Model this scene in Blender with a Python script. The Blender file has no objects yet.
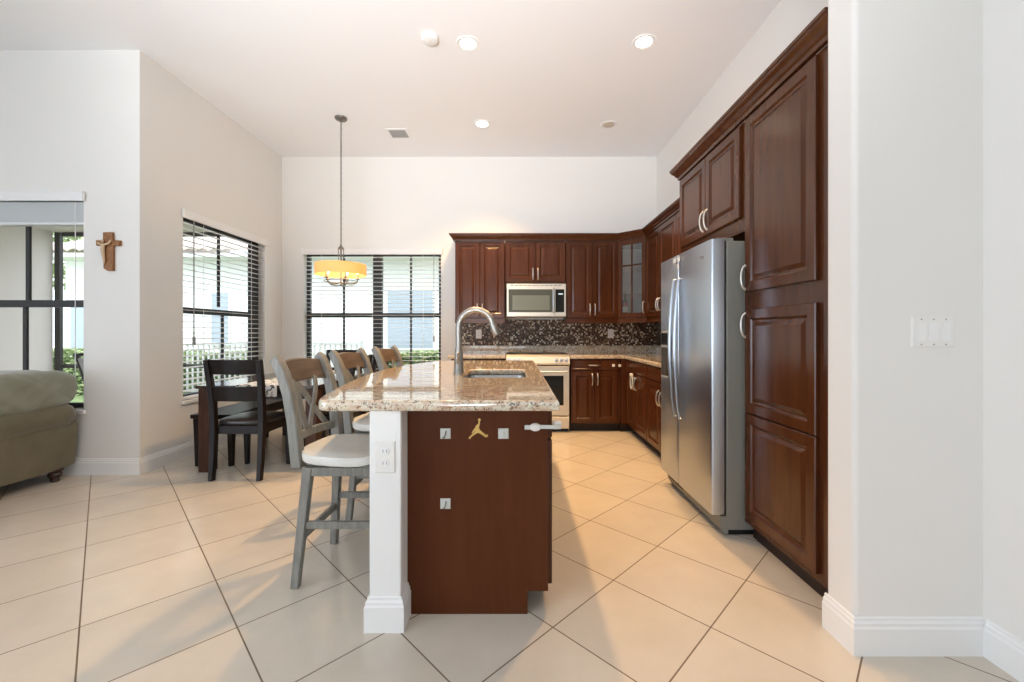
import bpy, bmesh, math, random
from mathutils import Vector, Matrix
random.seed(7)
S = bpy.context.scene
COL = S.collection
PI = math.pi
R = math.radians

# ------------------------------------------------------------------ camera, world, lights, exposure
cam = bpy.data.objects.new('camera', bpy.data.cameras.new('camera'))
COL.objects.link(cam)
cam.location = (0, 0, 1.2)
cam.rotation_euler = (R(90), 0, 0)
cam.data.sensor_width = 36
cam.data.lens = 415 / 1024 * 36
cam.data.shift_x = -5 / 1024
cam.data.shift_y = -8 / 1024
cam.data.clip_start = 0.05
S.camera = cam

W = bpy.data.worlds.new('world'); S.world = W; W.use_nodes = True
W.node_tree.nodes['Background'].inputs[0].default_value = (0.86, 0.93, 1.0, 1)
W.node_tree.nodes['Background'].inputs[1].default_value = 3.2

def lamp(name, kind, loc, rot, energy, color=(1, 1, 1), **kw):
    d = bpy.data.lights.new(name, kind); d.energy = energy; d.color = color
    for k, v in kw.items(): setattr(d, k, v)
    o = bpy.data.objects.new(name, d); COL.objects.link(o)
    o.location = loc; o.rotation_euler = rot
    return o
lamp('sun', 'SUN', (0, 0, 10), (R(38), 0, R(20)), 2.2, (1, .95, .88), angle=R(3))
# daylight through the sliding glass doors of the great room behind and to the left of the camera
lamp('daylight_left', 'AREA', (-6.45, -2.6, 1.4), (0, R(-84), 0), 135, (.78, .92, 1.15), shape='RECTANGLE', size=2.5, size_y=2.7)
# added fill lamp with no fixture, pointing up to brighten the ceiling
lamp('ceiling_fill_area', 'AREA', (-1.2, .3, 1.75), (R(165), 0, 0), 6, (.85, .95, 1.1), shape='DISK', size=2.2)
_d = Vector((.15, 3.9, 2.6))
lamp('ceiling_fill_spot', 'SPOT', (-.9, -1.3, 1.0), _d.to_track_quat('-Z', 'Y').to_euler(), 1080, (.96, .975, 1.0), spot_size=R(72), spot_blend=1, shadow_soft_size=.5)  # second added fill lamp, thrown forward and up to lift the ceiling

vs = S.view_settings
vs.view_transform = 'Standard'; vs.look = 'None'; vs.gamma = 1; vs.use_curve_mapping = False
vs.exposure = 0.06
S.cycles.max_bounces = 10; S.cycles.diffuse_bounces = 6; S.cycles.glossy_bounces = 4
S.cycles.transparent_max_bounces = 12
S.cycles.sample_clamp_indirect = 6
S.cycles.caustics_reflective = False; S.cycles.caustics_refractive = False

# ------------------------------------------------------------------ materials
def mat(name, col, rough=.5, metal=0, spec=.5, coat=0, coat_rough=.1, emit=None, estr=0, trans=0, alpha=1):
    m = bpy.data.materials.new(name); m.use_nodes = True
    b = m.node_tree.nodes['Principled BSDF']
    b.inputs['Base Color'].default_value = (*col, 1)
    b.inputs['Roughness'].default_value = rough
    b.inputs['Metallic'].default_value = metal
    b.inputs['Specular IOR Level'].default_value = spec
    b.inputs['Coat Weight'].default_value = coat
    b.inputs['Coat Roughness'].default_value = coat_rough
    if emit: 
        b.inputs['Emission Color'].default_value = (*emit, 1); b.inputs['Emission Strength'].default_value = estr
    b.inputs['Transmission Weight'].default_value = trans
    return m
def nd(m, t, **kw):
    n = m.node_tree.nodes.new(t)
    for k, v in kw.items(): setattr(n, k, v)
    return n
def lk(m, a, b): m.node_tree.links.new(a, b)
def bsdf(m): return m.node_tree.nodes['Principled BSDF']
def ramp(m, fac, stops, interp='LINEAR'):
    r = nd(m, 'ShaderNodeValToRGB'); r.color_ramp.interpolation = interp
    els = r.color_ramp.elements
    while len(els) < len(stops): els.new(.5)
    for e, (p, c) in zip(els, stops): e.position = p; e.color = (*c, 1)
    lk(m, fac, r.inputs[0]); return r.outputs[0]
def coords(m, scale=(1, 1, 1), out='Object'):
    tc = nd(m, 'ShaderNodeTexCoord'); mp = nd(m, 'ShaderNodeMapping')
    mp.inputs['Scale'].default_value = scale
    lk(m, tc.outputs[out], mp.inputs[0]); return mp.outputs[0]
def noise(m, vec, scale, detail=4, rough=.5, dist=0):
    n = nd(m, 'ShaderNodeTexNoise'); n.inputs['Scale'].default_value = scale
    n.inputs['Detail'].default_value = detail; n.inputs['Roughness'].default_value = rough
    n.inputs['Distortion'].default_value = dist
    lk(m, vec, n.inputs['Vector']); return n.outputs['Fac']
def bump(m, fac, strength, dist=.01):
    b = nd(m, 'ShaderNodeBump'); b.inputs['Strength'].default_value = strength; b.inputs['Distance'].default_value = dist
    lk(m, fac, b.inputs['Height']); lk(m, b.outputs[0], bsdf(m).inputs['Normal'])
def mixrgb(m, fac, a, b, mode='MIX'):
    x = nd(m, 'ShaderNodeMix', data_type='RGBA', blend_type=mode)
    for sock, v in ((x.inputs[0], fac), (x.inputs[6], a), (x.inputs[7], b)):
        if hasattr(v, 'is_output'): lk(m, v, sock)
        elif isinstance(v, tuple): sock.default_value = (*v, 1)
        else: sock.default_value = v
    return x.outputs[2]
def math_(m, op, a, b=None):
    n = nd(m, 'ShaderNodeMath', operation=op)
    for i, v in enumerate((a, b)):
        if v is None: continue
        if hasattr(v, 'is_output'): lk(m, v, n.inputs[i])
        else: n.inputs[i].default_value = v
    return n.outputs[0]

def wood(name, c0, c1, scale=(9, 9, .8), rough=.32, coat=.25, bmp=.03):
    m = mat(name, c0, rough, coat=coat, coat_rough=.18)
    f = noise(m, coords(m, scale), 4.0, 6, .6, .6)
    lk(m, ramp(m, f, [(.3, c0), (.72, c1)]), bsdf(m).inputs['Base Color'])
    if bmp: bump(m, f, bmp, .004)
    return m
def paint(name, col, rough=.6, scale=180, b=.03):
    m = mat(name, col, rough, spec=.3)
    v = coords(m)
    f = noise(m, v, 1.3, 2)
    lk(m, ramp(m, f, [(.3, tuple(c * .985 for c in col)), (.7, col)]), bsdf(m).inputs['Base Color'])
    bump(m, noise(m, v, scale, 2), b, .002)
    return m

M = {}
M['wall'] = paint('wall_paint', (.80, .785, .755))
M['ceil'] = paint('ceiling_paint', (.87, .875, .885), .8, 90, .05)
M['trim'] = mat('trim_white', (.83, .83, .82), .35)
M['cherry'] = wood('cherry_wood', (.056, .0155, .0050), (.092, .0290, .0088), (5, 5, .5), .21, 0, 0)
bsdf(M['cherry']).inputs['Specular IOR Level'].default_value = .38
M['cherry_dark'] = wood('cherry_veneer', (.080, .0235, .0078), (.098, .0300, .0105), (5, 5, .6), .45, 0, .01)
bsdf(M['cherry_dark']).inputs['Specular IOR Level'].default_value = .12
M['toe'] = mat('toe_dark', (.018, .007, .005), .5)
M['nickel'] = mat('brushed_nickel', (.66, .63, .57), .32, 1)
M['faucet'] = mat('faucet_nickel', (.36, .35, .325), .42, 1)
M['steel'] = mat('stainless_steel', (.58, .625, .68), .32, 1)
M['steel_warm'] = mat('stainless_warm', (.72, .68, .60), .34, .75)
_b = M['steel']; bsdf(_b).inputs['Anisotropic'].default_value = .75
_t = nd(_b, 'ShaderNodeTangent', direction_type='RADIAL', axis='Z'); lk(_b, _t.outputs[0], bsdf(_b).inputs['Tangent'])
M['fridge_side'] = mat('fridge_side_grey', (.25, .25, .22), .5)
M['black'] = mat('black_plastic', (.012, .012, .013), .35)
M['black_glass'] = mat('black_glass', (.010, .011, .011), .12, spec=.3)
M['cooktop'] = mat('cooktop_glass', (.006, .006, .006), .4, spec=.08)
M['mw_glass'] = mat('microwave_glass', (.085, .098, .082), .12)
M['mw_inner'] = mat('microwave_screen', (.16, .185, .155), .3)
M['white_plastic'] = mat('white_plastic', (.80, .79, .76), .4)
M['clear_plastic'] = mat('translucent_plastic', (.62, .64, .60), .3)
M['bronze'] = mat('dark_bronze', (.035, .032, .03), .45, .3)
M['gold'] = mat('gold_vinyl', (.62, .42, .13), .4, .5)
M['stool_grey'] = wood('weathered_grey_wood', (.165, .162, .145), (.275, .268, .238), (14, 14, 2), .5, .05, .05)
M['stool_brown'] = wood('weathered_brown_wood', (.075, .050, .034), (.14, .100, .070), (10, 2, 10), .5, .05, .05)
M['stool_seat'] = wood('whitewashed_seat', (.66, .65, .60), (.76, .75, .71), (3, 12, 12), .42, .1, .02)
M['espresso'] = wood('espresso_wood', (.008, .0055, .005), (.020, .013, .011), (10, 10, 1.4), .38, .15, .03)
M['espresso_brown'] = wood('brown_table_wood', (.035, .013, .007), (.075, .031, .015), (10, 10, 1.2), .38, .15, .03)
M['table_top'] = wood('table_top_wood', (.030, .018, .014), (.055, .034, .026), (8, 1, 8), .14, .4, 0)
for _k in ('espresso', 'espresso_brown'): bsdf(M[_k]).inputs['Specular IOR Level'].default_value = .2; bsdf(M[_k]).inputs['Coat Weight'].default_value = .04
M['leather'] = mat('dark_leather', (.022, .017, .016), .28)
M['olive'] = mat('olive_microfiber', (.20, .17, .105), .85)
_b = M['olive']; f_ = noise(_b, coords(_b), 7, 4)
lk(_b, ramp(_b, f_, [(.3, (.125, .104, .056)), (.7, (.165, .140, .082))]), bsdf(_b).inputs['Base Color'])
bsdf(_b).inputs['Sheen Weight'].default_value = .4
M['sage'] = mat('sage_cushion_fabric', (.245, .25, .185), .8)
bsdf(M['sage']).inputs['Sheen Weight'].default_value = .5
M['dark_foot'] = mat('dark_turned_wood', (.035, .013, .008), .3)
M['walnut'] = wood('olive_wood', (.17, .06, .013), (.38, .16, .045), (20, 20, 8), .45, .1, .05)
M['bone'] = mat('carved_pale_wood', (.62, .46, .30), .5)
M['win_frame'] = mat('bronze_window_frame', (.030, .029, .031), .5)
M['slat'] = mat('white_blind_slat', (.90, .90, .90), .45)
M['slat_grey'] = mat('stacked_blind', (.70, .73, .74), .5)
M['stucco'] = paint('beige_stucco', (.74, .68, .66), .9, 40, .3)
M['ext_white'] = paint('white_stucco', (.82, .82, .82), .9, 40, .2)
M['ext_glass'] = mat('neighbour_glass', (.22, .27, .34), .1)
M['ext_blind'] = mat('neighbour_blind', (.36, .42, .50), .4)
M['fence'] = mat('white_fence', (.62, .64, .66), .5)
M['leaf'] = mat('leaf_green', (.16, .27, .085), .6)
_b = M['leaf']; f_ = noise(_b, coords(_b), 9, 3)
lk(_b, ramp(_b, f_, [(.3, (.20, .28, .11)), (.7, (.44, .51, .27))]), bsdf(_b).inputs['Base Color'])
M['grass'] = mat('lawn', (.20, .27, .11), .9)
_b = M['grass']; f_ = noise(_b, coords(_b), 30, 4)
lk(_b, ramp(_b, f_, [(.3, (.13, .2, .07)), (.7, (.26, .32, .15))]), bsdf(_b).inputs['Base Color'])
M['patio'] = mat('patio_paver', (.66, .62, .58), .8)
M['roof_tile'] = mat('terracotta_tile', (.55, .40, .33), .8)
_b = M['roof_tile']; f_ = noise(_b, coords(_b), 5, 3)
lk(_b, ramp(_b, f_, [(.3, (.46, .37, .33)), (.7, (.68, .60, .56))]), bsdf(_b).inputs['Base Color'])
M['sling'] = mat('pale_sling', (.50, .48, .44), .8)
M['shade'] = mat('amber_fabric_shade', (.80, .45, .18), .7, emit=(1, .40, .07), estr=.5)
M['shade_inner'] = mat('warm_diffuser', (.9, .8, .62), .6, emit=(1, .78, .46), estr=2.2)
M['bulb'] = mat('lit_bulb', (1, .9, .7), .4, emit=(1, .80, .48), estr=14)
M['can_lit'] = mat('lit_downlight', (1, .95, .85), .4, emit=(1, .90, .72), estr=16)
M['can_off'] = mat('unlit_downlight', (.55, .48, .38), .4)
M['pewter'] = mat('pewter', (.20, .19, .17), .4, .8)
M['mid_grey'] = mat('vent_grey', (.32, .32, .31), .6)
M['sink'] = mat('sink_steel', (.55, .58, .60), .25, 1)
M['bottle'] = mat('dark_bottle_glass', (.02, .025, .03), .1)
M['red_label'] = mat('red_label', (.45, .08, .05), .5)
M['runner'] = mat('runner_cloth', (.75, .76, .76), .7)
_b = M['runner']; f_ = noise(_b, coords(_b), 22, 2, .5, 1.2)
lk(_b, ramp(_b, f_, [(.40, (.06, .07, .08)), (.46, (.78, .79, .79))]), bsdf(_b).inputs['Base Color'])
M['cab_inner'] = mat('cabinet_interior', (.62, .62, .60), .6)

# clear panes
def glass_mat(name, tint, refl):
    m = bpy.data.materials.new(name); m.use_nodes = True
    nt = m.node_tree; nt.nodes.remove(nt.nodes['Principled BSDF'])
    tr = nt.nodes.new('ShaderNodeBsdfTransparent'); tr.inputs[0].default_value = (*tint, 1)
    gl = nt.nodes.new('ShaderNodeBsdfGlossy'); gl.inputs['Roughness'].default_value = .02
    fr = nt.nodes.new('ShaderNodeFresnel'); ge = nt.nodes.new('ShaderNodeNewGeometry'); mi = nt.nodes.new('ShaderNodeMix')   # same reflectance on both faces of the pane
    mi.inputs[2].default_value = refl; mi.inputs[3].default_value = 1 / refl
    nt.links.new(ge.outputs['Backfacing'], mi.inputs[0]); nt.links.new(mi.outputs[0], fr.inputs[0])
    mx = nt.nodes.new('ShaderNodeMixShader')
    nt.links.new(fr.outputs[0], mx.inputs[0]); nt.links.new(tr.outputs[0], mx.inputs[1]); nt.links.new(gl.outputs[0], mx.inputs[2])
    nt.links.new(mx.outputs[0], nt.nodes['Material Output'].inputs[0])
    return m
M['glass'] = glass_mat('window_glass', (.97, .98, .98), 1.25)
M['cab_glass'] = glass_mat('cabinet_glass', (.80, .82, .84), 2.3)

# granite: cream ground, brown-pink drift, dark flecks
def granite():
    m = mat('granite', (.6, .5, .38), .03, spec=.8, coat=.45, coat_rough=.07)
    bsdf(m).inputs['Coat IOR'].default_value = 1.55
    v = coords(m)
    vs_ = coords(m, (1.3, 5, 3))
    drift = ramp(m, noise(m, vs_, 3.2, 5, .65, .8), [(.32, (.62, .54, .40)), (.5, (.57, .44, .32)), (.68, (.43, .28, .20))])
    cream = ramp(m, noise(m, v, 26, 3, .6), [(.45, (.0, .0, .0)), (.62, (1, 1, 1))])
    c = mixrgb(m, cream, drift, (.66, .62, .49))
    fl = ramp(m, noise(m, v, 75, 3, .7), [(.55, (0, 0, 0)), (.62, (1, 1, 1))])
    c = mixrgb(m, fl, c, (.20, .115, .06))
    fl2 = ramp(m, noise(m, v, 44, 4, .75, .5), [(.59, (0, 0, 0)), (.63, (1, 1, 1))])
    c = mixrgb(m, fl2, c, (.045, .035, .03))
    lk(m, c, bsdf(m).inputs['Base Color'])
    return m
M['granite'] = granite()

# mosaic: 2 cm squares in random browns, tans and whites
def mosaic():
    m = mat('mosaic', (.1, .06, .04), .35, spec=.25)
    tc = nd(m, 'ShaderNodeTexCoord'); sp = nd(m, 'ShaderNodeSeparateXYZ'); lk(m, tc.outputs['Object'], sp.inputs[0])
    s = 1 / .021
    xy = math_(m, 'ADD', sp.outputs[0], sp.outputs[1])
    a = math_(m, 'MULTIPLY', xy, s); b = math_(m, 'MULTIPLY', sp.outputs[2], s)
    fa = math_(m, 'FLOOR', a); fb = math_(m, 'FLOOR', b)
    cb = nd(m, 'ShaderNodeCombineXYZ'); lk(m, fa, cb.inputs[0]); lk(m, fb, cb.inputs[1])
    wn = nd(m, 'ShaderNodeTexWhiteNoise'); lk(m, cb.outputs[0], wn.inputs['Vector'])
    c = ramp(m, wn.outputs['Value'], [(0, (.045, .024, .015)), (.24, (.10, .054, .034)), (.46, (.17, .105, .07)),
                                      (.60, (.035, .025, .02)), (.70, (.30, .21, .14)), (.80, (.72, .64, .52)), (.91, (.42, .32, .22))], 'CONSTANT')
    ga = math_(m, 'LESS_THAN', math_(m, 'FRACT', a), .1); gb = math_(m, 'LESS_THAN', math_(m, 'FRACT', b), .1)
    g = math_(m, 'MAXIMUM', ga, gb)
    lk(m, mixrgb(m, g, c, (.10, .075, .055)), bsdf(m).inputs['Base Color'])
    return m
M['mosaic'] = mosaic()

# floor: 455 mm porcelain tiles laid on the diagonal
def floor_mat():
    m = mat('floor_tile', (.7, .6, .45), .2)
    tc = nd(m, 'ShaderNodeTexCoord'); sp = nd(m, 'ShaderNodeSeparateXYZ'); lk(m, tc.outputs['Object'], sp.inputs[0])
    T = .455; q = 1 / math.sqrt(2)
    def cell(a, b, sign, off):
        u = math_(m, 'MULTIPLY', math_(m, 'ADD' if sign > 0 else 'SUBTRACT', a, b), q / T)
        return math_(m, 'ADD', u, -off / T + 50)
    u = cell(sp.outputs[1], sp.outputs[0], 1, 1.755)
    v = cell(sp.outputs[1], sp.outputs[0], -1, 1.093)
    g = .0028 / T
    def line(w):
        f = math_(m, 'FRACT', w)
        return math_(m, 'LESS_THAN', math_(m, 'MINIMUM', f, math_(m, 'SUBTRACT', 1, f)), g)
    gr = math_(m, 'MAXIMUM', line(u), line(v))
    cb = nd(m, 'ShaderNodeCombineXYZ'); lk(m, math_(m, 'FLOOR', u), cb.inputs[0]); lk(m, math_(m, 'FLOOR', v), cb.inputs[1])
    wn = nd(m, 'ShaderNodeTexWhiteNoise'); lk(m, cb.outputs[0], wn.inputs['Vector'])
    mott = noise(m, coords(m), 3.0, 5, .6)
    base = ramp(m, mott, [(.3, (.615, .55, .46)), (.7, (.685, .615, .52))])
    tint = ramp(m, wn.outputs['Value'], [(0, (.94, .94, .94)), (1, (1.0, 1.0, 1.0))])
    c = mixrgb(m, 1.0, base, tint, 'MULTIPLY')
    lk(m, mixrgb(m, gr, c, (.16, .115, .075)), bsdf(m).inputs['Base Color'])
    ro = math_(m, 'ADD', math_(m, 'MULTIPLY', gr, .5), .22)
    lk(m, ro, bsdf(m).inputs['Roughness'])
    bump(m, math_(m, 'SUBTRACT', 1, gr), .25, .002)
    return m
M['floor'] = floor_mat()

# ------------------------------------------------------------------ mesh helpers
def rootloc(p):
    while p is not None and p.parent is not None: p = p.parent
    return p.location.copy() if p is not None else Vector((0, 0, 0))
def obj(name, bm, m, parent=None, bevel=0, smooth=False, sub=0, seg=2, angle=40):
    bmesh.ops.recalc_face_normals(bm, faces=bm.faces)
    me = bpy.data.meshes.new(name)
    if parent is not None:
        off = rootloc(parent)
        bmesh.ops.translate(bm, verts=bm.verts, vec=-off)
    bm.to_mesh(me); bm.free()
    return finish(name, me, m, parent, bevel, smooth, sub, seg, angle)
def finish(name, me, m, parent=None, bevel=0, smooth=False, sub=0, seg=2, angle=40):
    me.materials.clear(); me.materials.append(m)
    o = bpy.data.objects.new(name, me); COL.objects.link(o)
    if parent is not None: o.parent = parent
    if bevel:
        b = o.modifiers.new('bevel', 'BEVEL'); b.width = bevel; b.segments = seg; b.limit_method = 'ANGLE'; b.angle_limit = R(angle)
    if sub:
        s = o.modifiers.new('sub', 'SUBSURF'); s.levels = sub; s.render_levels = sub
    if smooth or bevel or sub:
        me.polygons.foreach_set('use_smooth', [True] * len(me.polygons))
        if not sub:
            try: me.set_sharp_from_angle(angle=R(50))
            except Exception: pass
    return o
def thing(name, label, cat, loc=(0, 0, 0), group=None):
    o = bpy.data.objects.new(name, None); COL.objects.link(o); o.location = loc
    o.empty_display_size = .1
    return tag(o, label, cat, group)
def tag(o, label, cat, group=None):
    o['label'] = label; o['category'] = cat
    if group: o['group'] = group
    return o
def struct(name, bm, m, parent=None, **kw):
    o = obj(name, bm, m, parent, **kw)
    if parent is None: o['kind'] = 'structure'
    return o
def B(): return bmesh.new()
def box(bm, x0, x1, y0, y1, z0, z1):
    v = [bm.verts.new(p) for p in ((x0, y0, z0), (x1, y0, z0), (x1, y1, z0), (x0, y1, z0), (x0, y0, z1), (x1, y0, z1), (x1, y1, z1), (x0, y1, z1))]
    for f in ((0, 3, 2, 1), (4, 5, 6, 7), (0, 1, 5, 4), (1, 2, 6, 5), (2, 3, 7, 6), (3, 0, 4, 7)): bm.faces.new([v[i] for i in f])
    return bm
def obox(bm, O, ux, n, u0, u1, d0, d1, z0, z1):
    ux = Vector(ux); n = Vector(n); O = Vector(O)
    P = lambda u, d, z: O + ux * u + n * d + Vector((0, 0, z))
    v = [bm.verts.new(P(*p)) for p in ((u0, d0, z0), (u1, d0, z0), (u1, d1, z0), (u0, d1, z0), (u0, d0, z1), (u1, d0, z1), (u1, d1, z1), (u0, d1, z1))]
    for f in ((0, 3, 2, 1), (4, 5, 6, 7), (0, 1, 5, 4), (1, 2, 6, 5), (2, 3, 7, 6), (3, 0, 4, 7)): bm.faces.new([v[i] for i in f])
    return bm
def loft(bm, rings, cap=True, closed=True):
    vr = [[bm.verts.new(p) for p in r] for r in rings]
    n = len(rings[0])
    for a, b in zip(vr[:-1], vr[1:]):
        for i in range(n if closed else n - 1):
            j = (i + 1) % n
            bm.faces.new((a[i], a[j], b[j], b[i]))
    if cap and closed:
        bm.faces.new(vr[0][::-1]); bm.faces.new(vr[-1])
    return bm
def bar(bm, p0, p1, w0, d0, w1=None, d1=None, up=(0, 1, 0)):
    """rectangular bar from p0 to p1; w across 'side', d along 'up'"""
    w1 = w0 if w1 is None else w1; d1 = d0 if d1 is None else d1
    p0 = Vector(p0); p1 = Vector(p1); t = (p1 - p0).normalized(); u = Vector(up)
    s = t.cross(u)
    if s.length < 1e-4: s = t.cross(Vector((1, 0, 0)))
    s.normalize(); u = s.cross(t).normalized()
    def ring(p, w, d): return [p + s * (a * w / 2) + u * (b * d / 2) for a, b in ((-1, -1), (1, -1), (1, 1), (-1, 1))]
    return loft(bm, [ring(p0, w0, d0), ring(p1, w1, d1)])
def sweepbar(bm, pts, w, d, up=(0, 1, 0)):
    """rectangular section swept along pts; w across side, d along up"""
    pts = [Vector(p) for p in pts]; rings = []
    for i, p in enumerate(pts):
        t = (pts[min(i + 1, len(pts) - 1)] - pts[max(i - 1, 0)]).normalized(); u = Vector(up)
        s = t.cross(u).normalized(); u = s.cross(t).normalized()
        ww = w[i] if isinstance(w, (list, tuple)) else w; dd = d[i] if isinstance(d, (list, tuple)) else d
        rings.append([p + s * (a * ww / 2) + u * (b * dd / 2) for a, b in ((-1, -1), (1, -1), (1, 1), (-1, 1))])
    return loft(bm, rings)
def tube(bm, pts, r, seg=10, cap=True, flat=1.0):
    pts = [Vector(p) for p in pts]; rings = []; prev = None
    for i, p in enumerate(pts):
        t = (pts[min(i + 1, len(pts) - 1)] - pts[max(i - 1, 0)]).normalized()
        if prev is None:
            a = Vector((0, 0, 1)) if abs(t.z) < .9 else Vector((1, 0, 0))
            u = (a - t * a.dot(t)).normalized()
        else: u = (prev - t * prev.dot(t)).normalized()
        prev = u; w = t.cross(u); rr = r[i] if isinstance(r, (list, tuple)) else r
        rings.append([p + (u * math.cos(2 * PI * k / seg) * flat + w * math.sin(2 * PI * k / seg)) * rr for k in range(seg)])
    return loft(bm, rings, cap)
def lathe(bm, prof, c=(0, 0, 0), seg=24, axis='z'):
    c = Vector(c); rings = []
    for r, h in prof:
        r = max(r, 1e-4); ring = []
        for k in range(seg):
            a = 2 * PI * k / seg
            if axis == 'z': p = Vector((math.cos(a) * r, math.sin(a) * r, h))
            elif axis == 'y': p = Vector((math.cos(a) * r, h, math.sin(a) * r))
            else: p = Vector((h, math.cos(a) * r, math.sin(a) * r))
            ring.append(c + p)
        rings.append(ring)
    return loft(bm, rings)
def panel(bm, O, ux, n, u0, u1, z0, z1, prof):
    """nested rectangles: prof = [(inset, depth along n), ...]"""
    ux = Vector(ux); n = Vector(n); O = Vector(O); rings = []
    for i, d in prof:
        rings.append([O + ux * a + n * d + Vector((0, 0, b)) for a, b in ((u0 + i, z0 + i), (u1 - i, z0 + i), (u1 - i, z1 - i), (u0 + i, z1 - i))])
    return loft(bm, rings)
DOOR = [(0, .0015), (0, .017), (.004, .021), (.052, .021), (.056, .018), (.062, .012), (.067, .0105), (.074, .0105), (.094, .019), (.099, .0195)]
DRAWER = [(0, .0015), (0, .015), (.006, .021), (.022, .021), (.026, .0185), (.03, .0185)]
def handle_bm(O, ux, n, u, z, vertical=True, L=.138, off=.021):
    O = Vector(O); ux = Vector(ux); n = Vector(n); bm = B(); pts = []
    N = 10
    for k in range(N + 1):
        t = k / N; s = (t - .5) * L
        out = .026 * (math.sin(PI * t) ** .4)
        p = O + n * (off + out - .002)
        p = p + (ux * u + Vector((0, 0, z + s)) if vertical else ux * (u + s) + Vector((0, 0, z)))
        pts.append(p)
    tube(bm, pts, [.0075 if 0 < k < N else .009 for k in range(N + 1)], 8)
    return bm
def sweep_profile(bm, path, prof, side=1):
    """prof (out, z) swept with mitres along a 2-D path; out is to the right of travel (side=1)"""
    P = [Vector(p) for p in path]; rings = []
    nrm = []
    for a, b in zip(P[:-1], P[1:]):
        t = (b - a).normalized(); nrm.append(Vector((t.y, -t.x)) * side)
    for i, p in enumerate(P):
        if i == 0: m = nrm[0]
        elif i == len(P) - 1: m = nrm[-1]
        else:
            m = (nrm[i - 1] + nrm[i]); m = m / (m.dot(nrm[i]))
        rings.append([Vector((p.x + m.x * o, p.y + m.y * o, z)) for o, z in prof])
    return loft(bm, rings)
def slab(name, outline, holes, z0, z1, m, parent=None, bev=.008, smooth=True, frame=None):
    """filled 2-D outline with holes, extruded with a rounded edge"""
    cu = bpy.data.curves.new(name, 'CURVE'); cu.dimensions = '2D'; cu.fill_mode = 'BOTH'
    for ring in [outline] + holes:
        sp = cu.splines.new('POLY'); sp.points.add(len(ring) - 1); sp.use_cyclic_u = True
        for p, q in zip(sp.points, ring): p.co = (q[0], q[1], 0, 1)
    cu.extrude = (z1 - z0) / 2 - bev; cu.bevel_depth = bev; cu.bevel_resolution = 2; cu.offset = -bev
    t = bpy.data.objects.new('tmp', cu); COL.objects.link(t)
    dg = bpy.context.evaluated_depsgraph_get(); dg.update()
    me = bpy.data.meshes.new_from_object(t.evaluated_get(dg))
    bpy.data.objects.remove(t); bpy.data.curves.remove(cu)
    me.transform(Matrix.Translation((0, 0, (z0 + z1) / 2)) if frame is None else frame)
    if parent is not None: me.transform(Matrix.Translation(-rootloc(parent)))
    o = finish(name, me, m, parent, smooth=smooth)
    return o
def pillow(bm, c, size, seg=10, puff=.5, wob=0.0, seed=0):
    """cushion: subdivided box with bulged sides and soft wrinkles"""
    rnd = random.Random(seed); ph = [rnd.uniform(0, 6) for _ in range(6)]
    bmesh.ops.create_cube(bm, size=2)
    bmesh.ops.subdivide_edges(bm, edges=bm.edges, cuts=seg, use_grid_fill=True)
    for v in bm.verts:
        x, y, z = v.co
        e = 4.0
        r = (abs(x) ** e + abs(y) ** e + abs(z) ** e) ** (1 / e)
        p = Vector((x, y, z)) / r
        w = 1 + wob * (math.sin(9 * p.y + 4 * p.z + ph[0]) * math.sin(3 * p.x + ph[1]) + .6 * math.sin(17 * p.y - 9 * p.z + 3 * p.x + ph[2]))
        if wob > .03:   # soft creases running down the loose cushion
            w -= .05 * max(0, 1 - abs(math.sin(3.4 * p.y + 1.9 * p.z + ph[3])) * 5) + .035 * max(0, 1 - abs(math.sin(5.3 * p.y - 2.6 * p.z + ph[4])) * 5)
        bulge = 1 + puff * .12 * (1 - p.y * p.y)
        v.co = Vector((p.x * size[0] / 2 * w, p.y * size[1] / 2, p.z * size[2] / 2 * w * bulge)) + Vector(c)
    return bm
def copy_tree(o, parent=None):
    c = o.copy(); COL.objects.link(c)
    if parent is not None: c.parent = parent
    for ch in list(o.children): copy_tree(ch, c)
    return c

# ------------------------------------------------------------------ the room
XL, YB, XR, ZC = -3.2, 5.65, 1.906, 3.6
YF = 3.52           # the wall behind the sofa
XN, YN, XS = 1.745, 1.555, 1.265
b = B(); box(b, -6.6, 1.95, -4.1, YB + .15, -.05, 0); struct('floor', b, M['floor'])
b = B(); box(b, -6.6, 2.1, -4.1, YB + .15, ZC, ZC + .1); struct('ceiling', b, M['ceil'])
W3 = (-2.905, -1.035, .60, 2.31); W2 = (3.976, 5.27, .545, 2.35); W1 = (-5.5, -3.676, .545, 2.36)
def holed(bm, plane, a0, a1, hole, t0, t1):
    h0, h1, z0, z1 = hole
    for (p, q, r, s) in ((a0, h0, 0, ZC), (h1, a1, 0, ZC), (h0, h1, 0, z0), (h0, h1, z1, ZC)):
        if plane == 'y': box(bm, p, q, t0, t1, r, s)
        else: box(bm, t0, t1, p, q, r, s)
    bmesh.ops.remove_doubles(bm, verts=bm.verts, dist=1e-5)
b = B(); holed(b, 'y', XL - .15, XR + .15, W3, YB, YB + .15); struct('wall_back', b, M['wall'])
b = B(); holed(b, 'x', YF, YB, W2, XL - .15, XL); struct('wall_left', b, M['wall'])
b = B(); holed(b, 'y', -6.6, XL - .15, W1, YF, YF + .15); struct('wall_front_left', b, M['wall'])
b = B(); box(b, XR, XR + .15, YN + .15, YB, 0, ZC); struct('wall_right', b, M['wall'])
b = B(); box(b, XS, XR + .15, YN, 1.70, 0, ZC); struct('wall_right_end', b, M['wall'], bevel=.018, seg=4)
b = B(); box(b, XN, XN + .15, -4.1, YN, 0, ZC); struct('wall_near_right', b, M['wall'])
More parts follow.
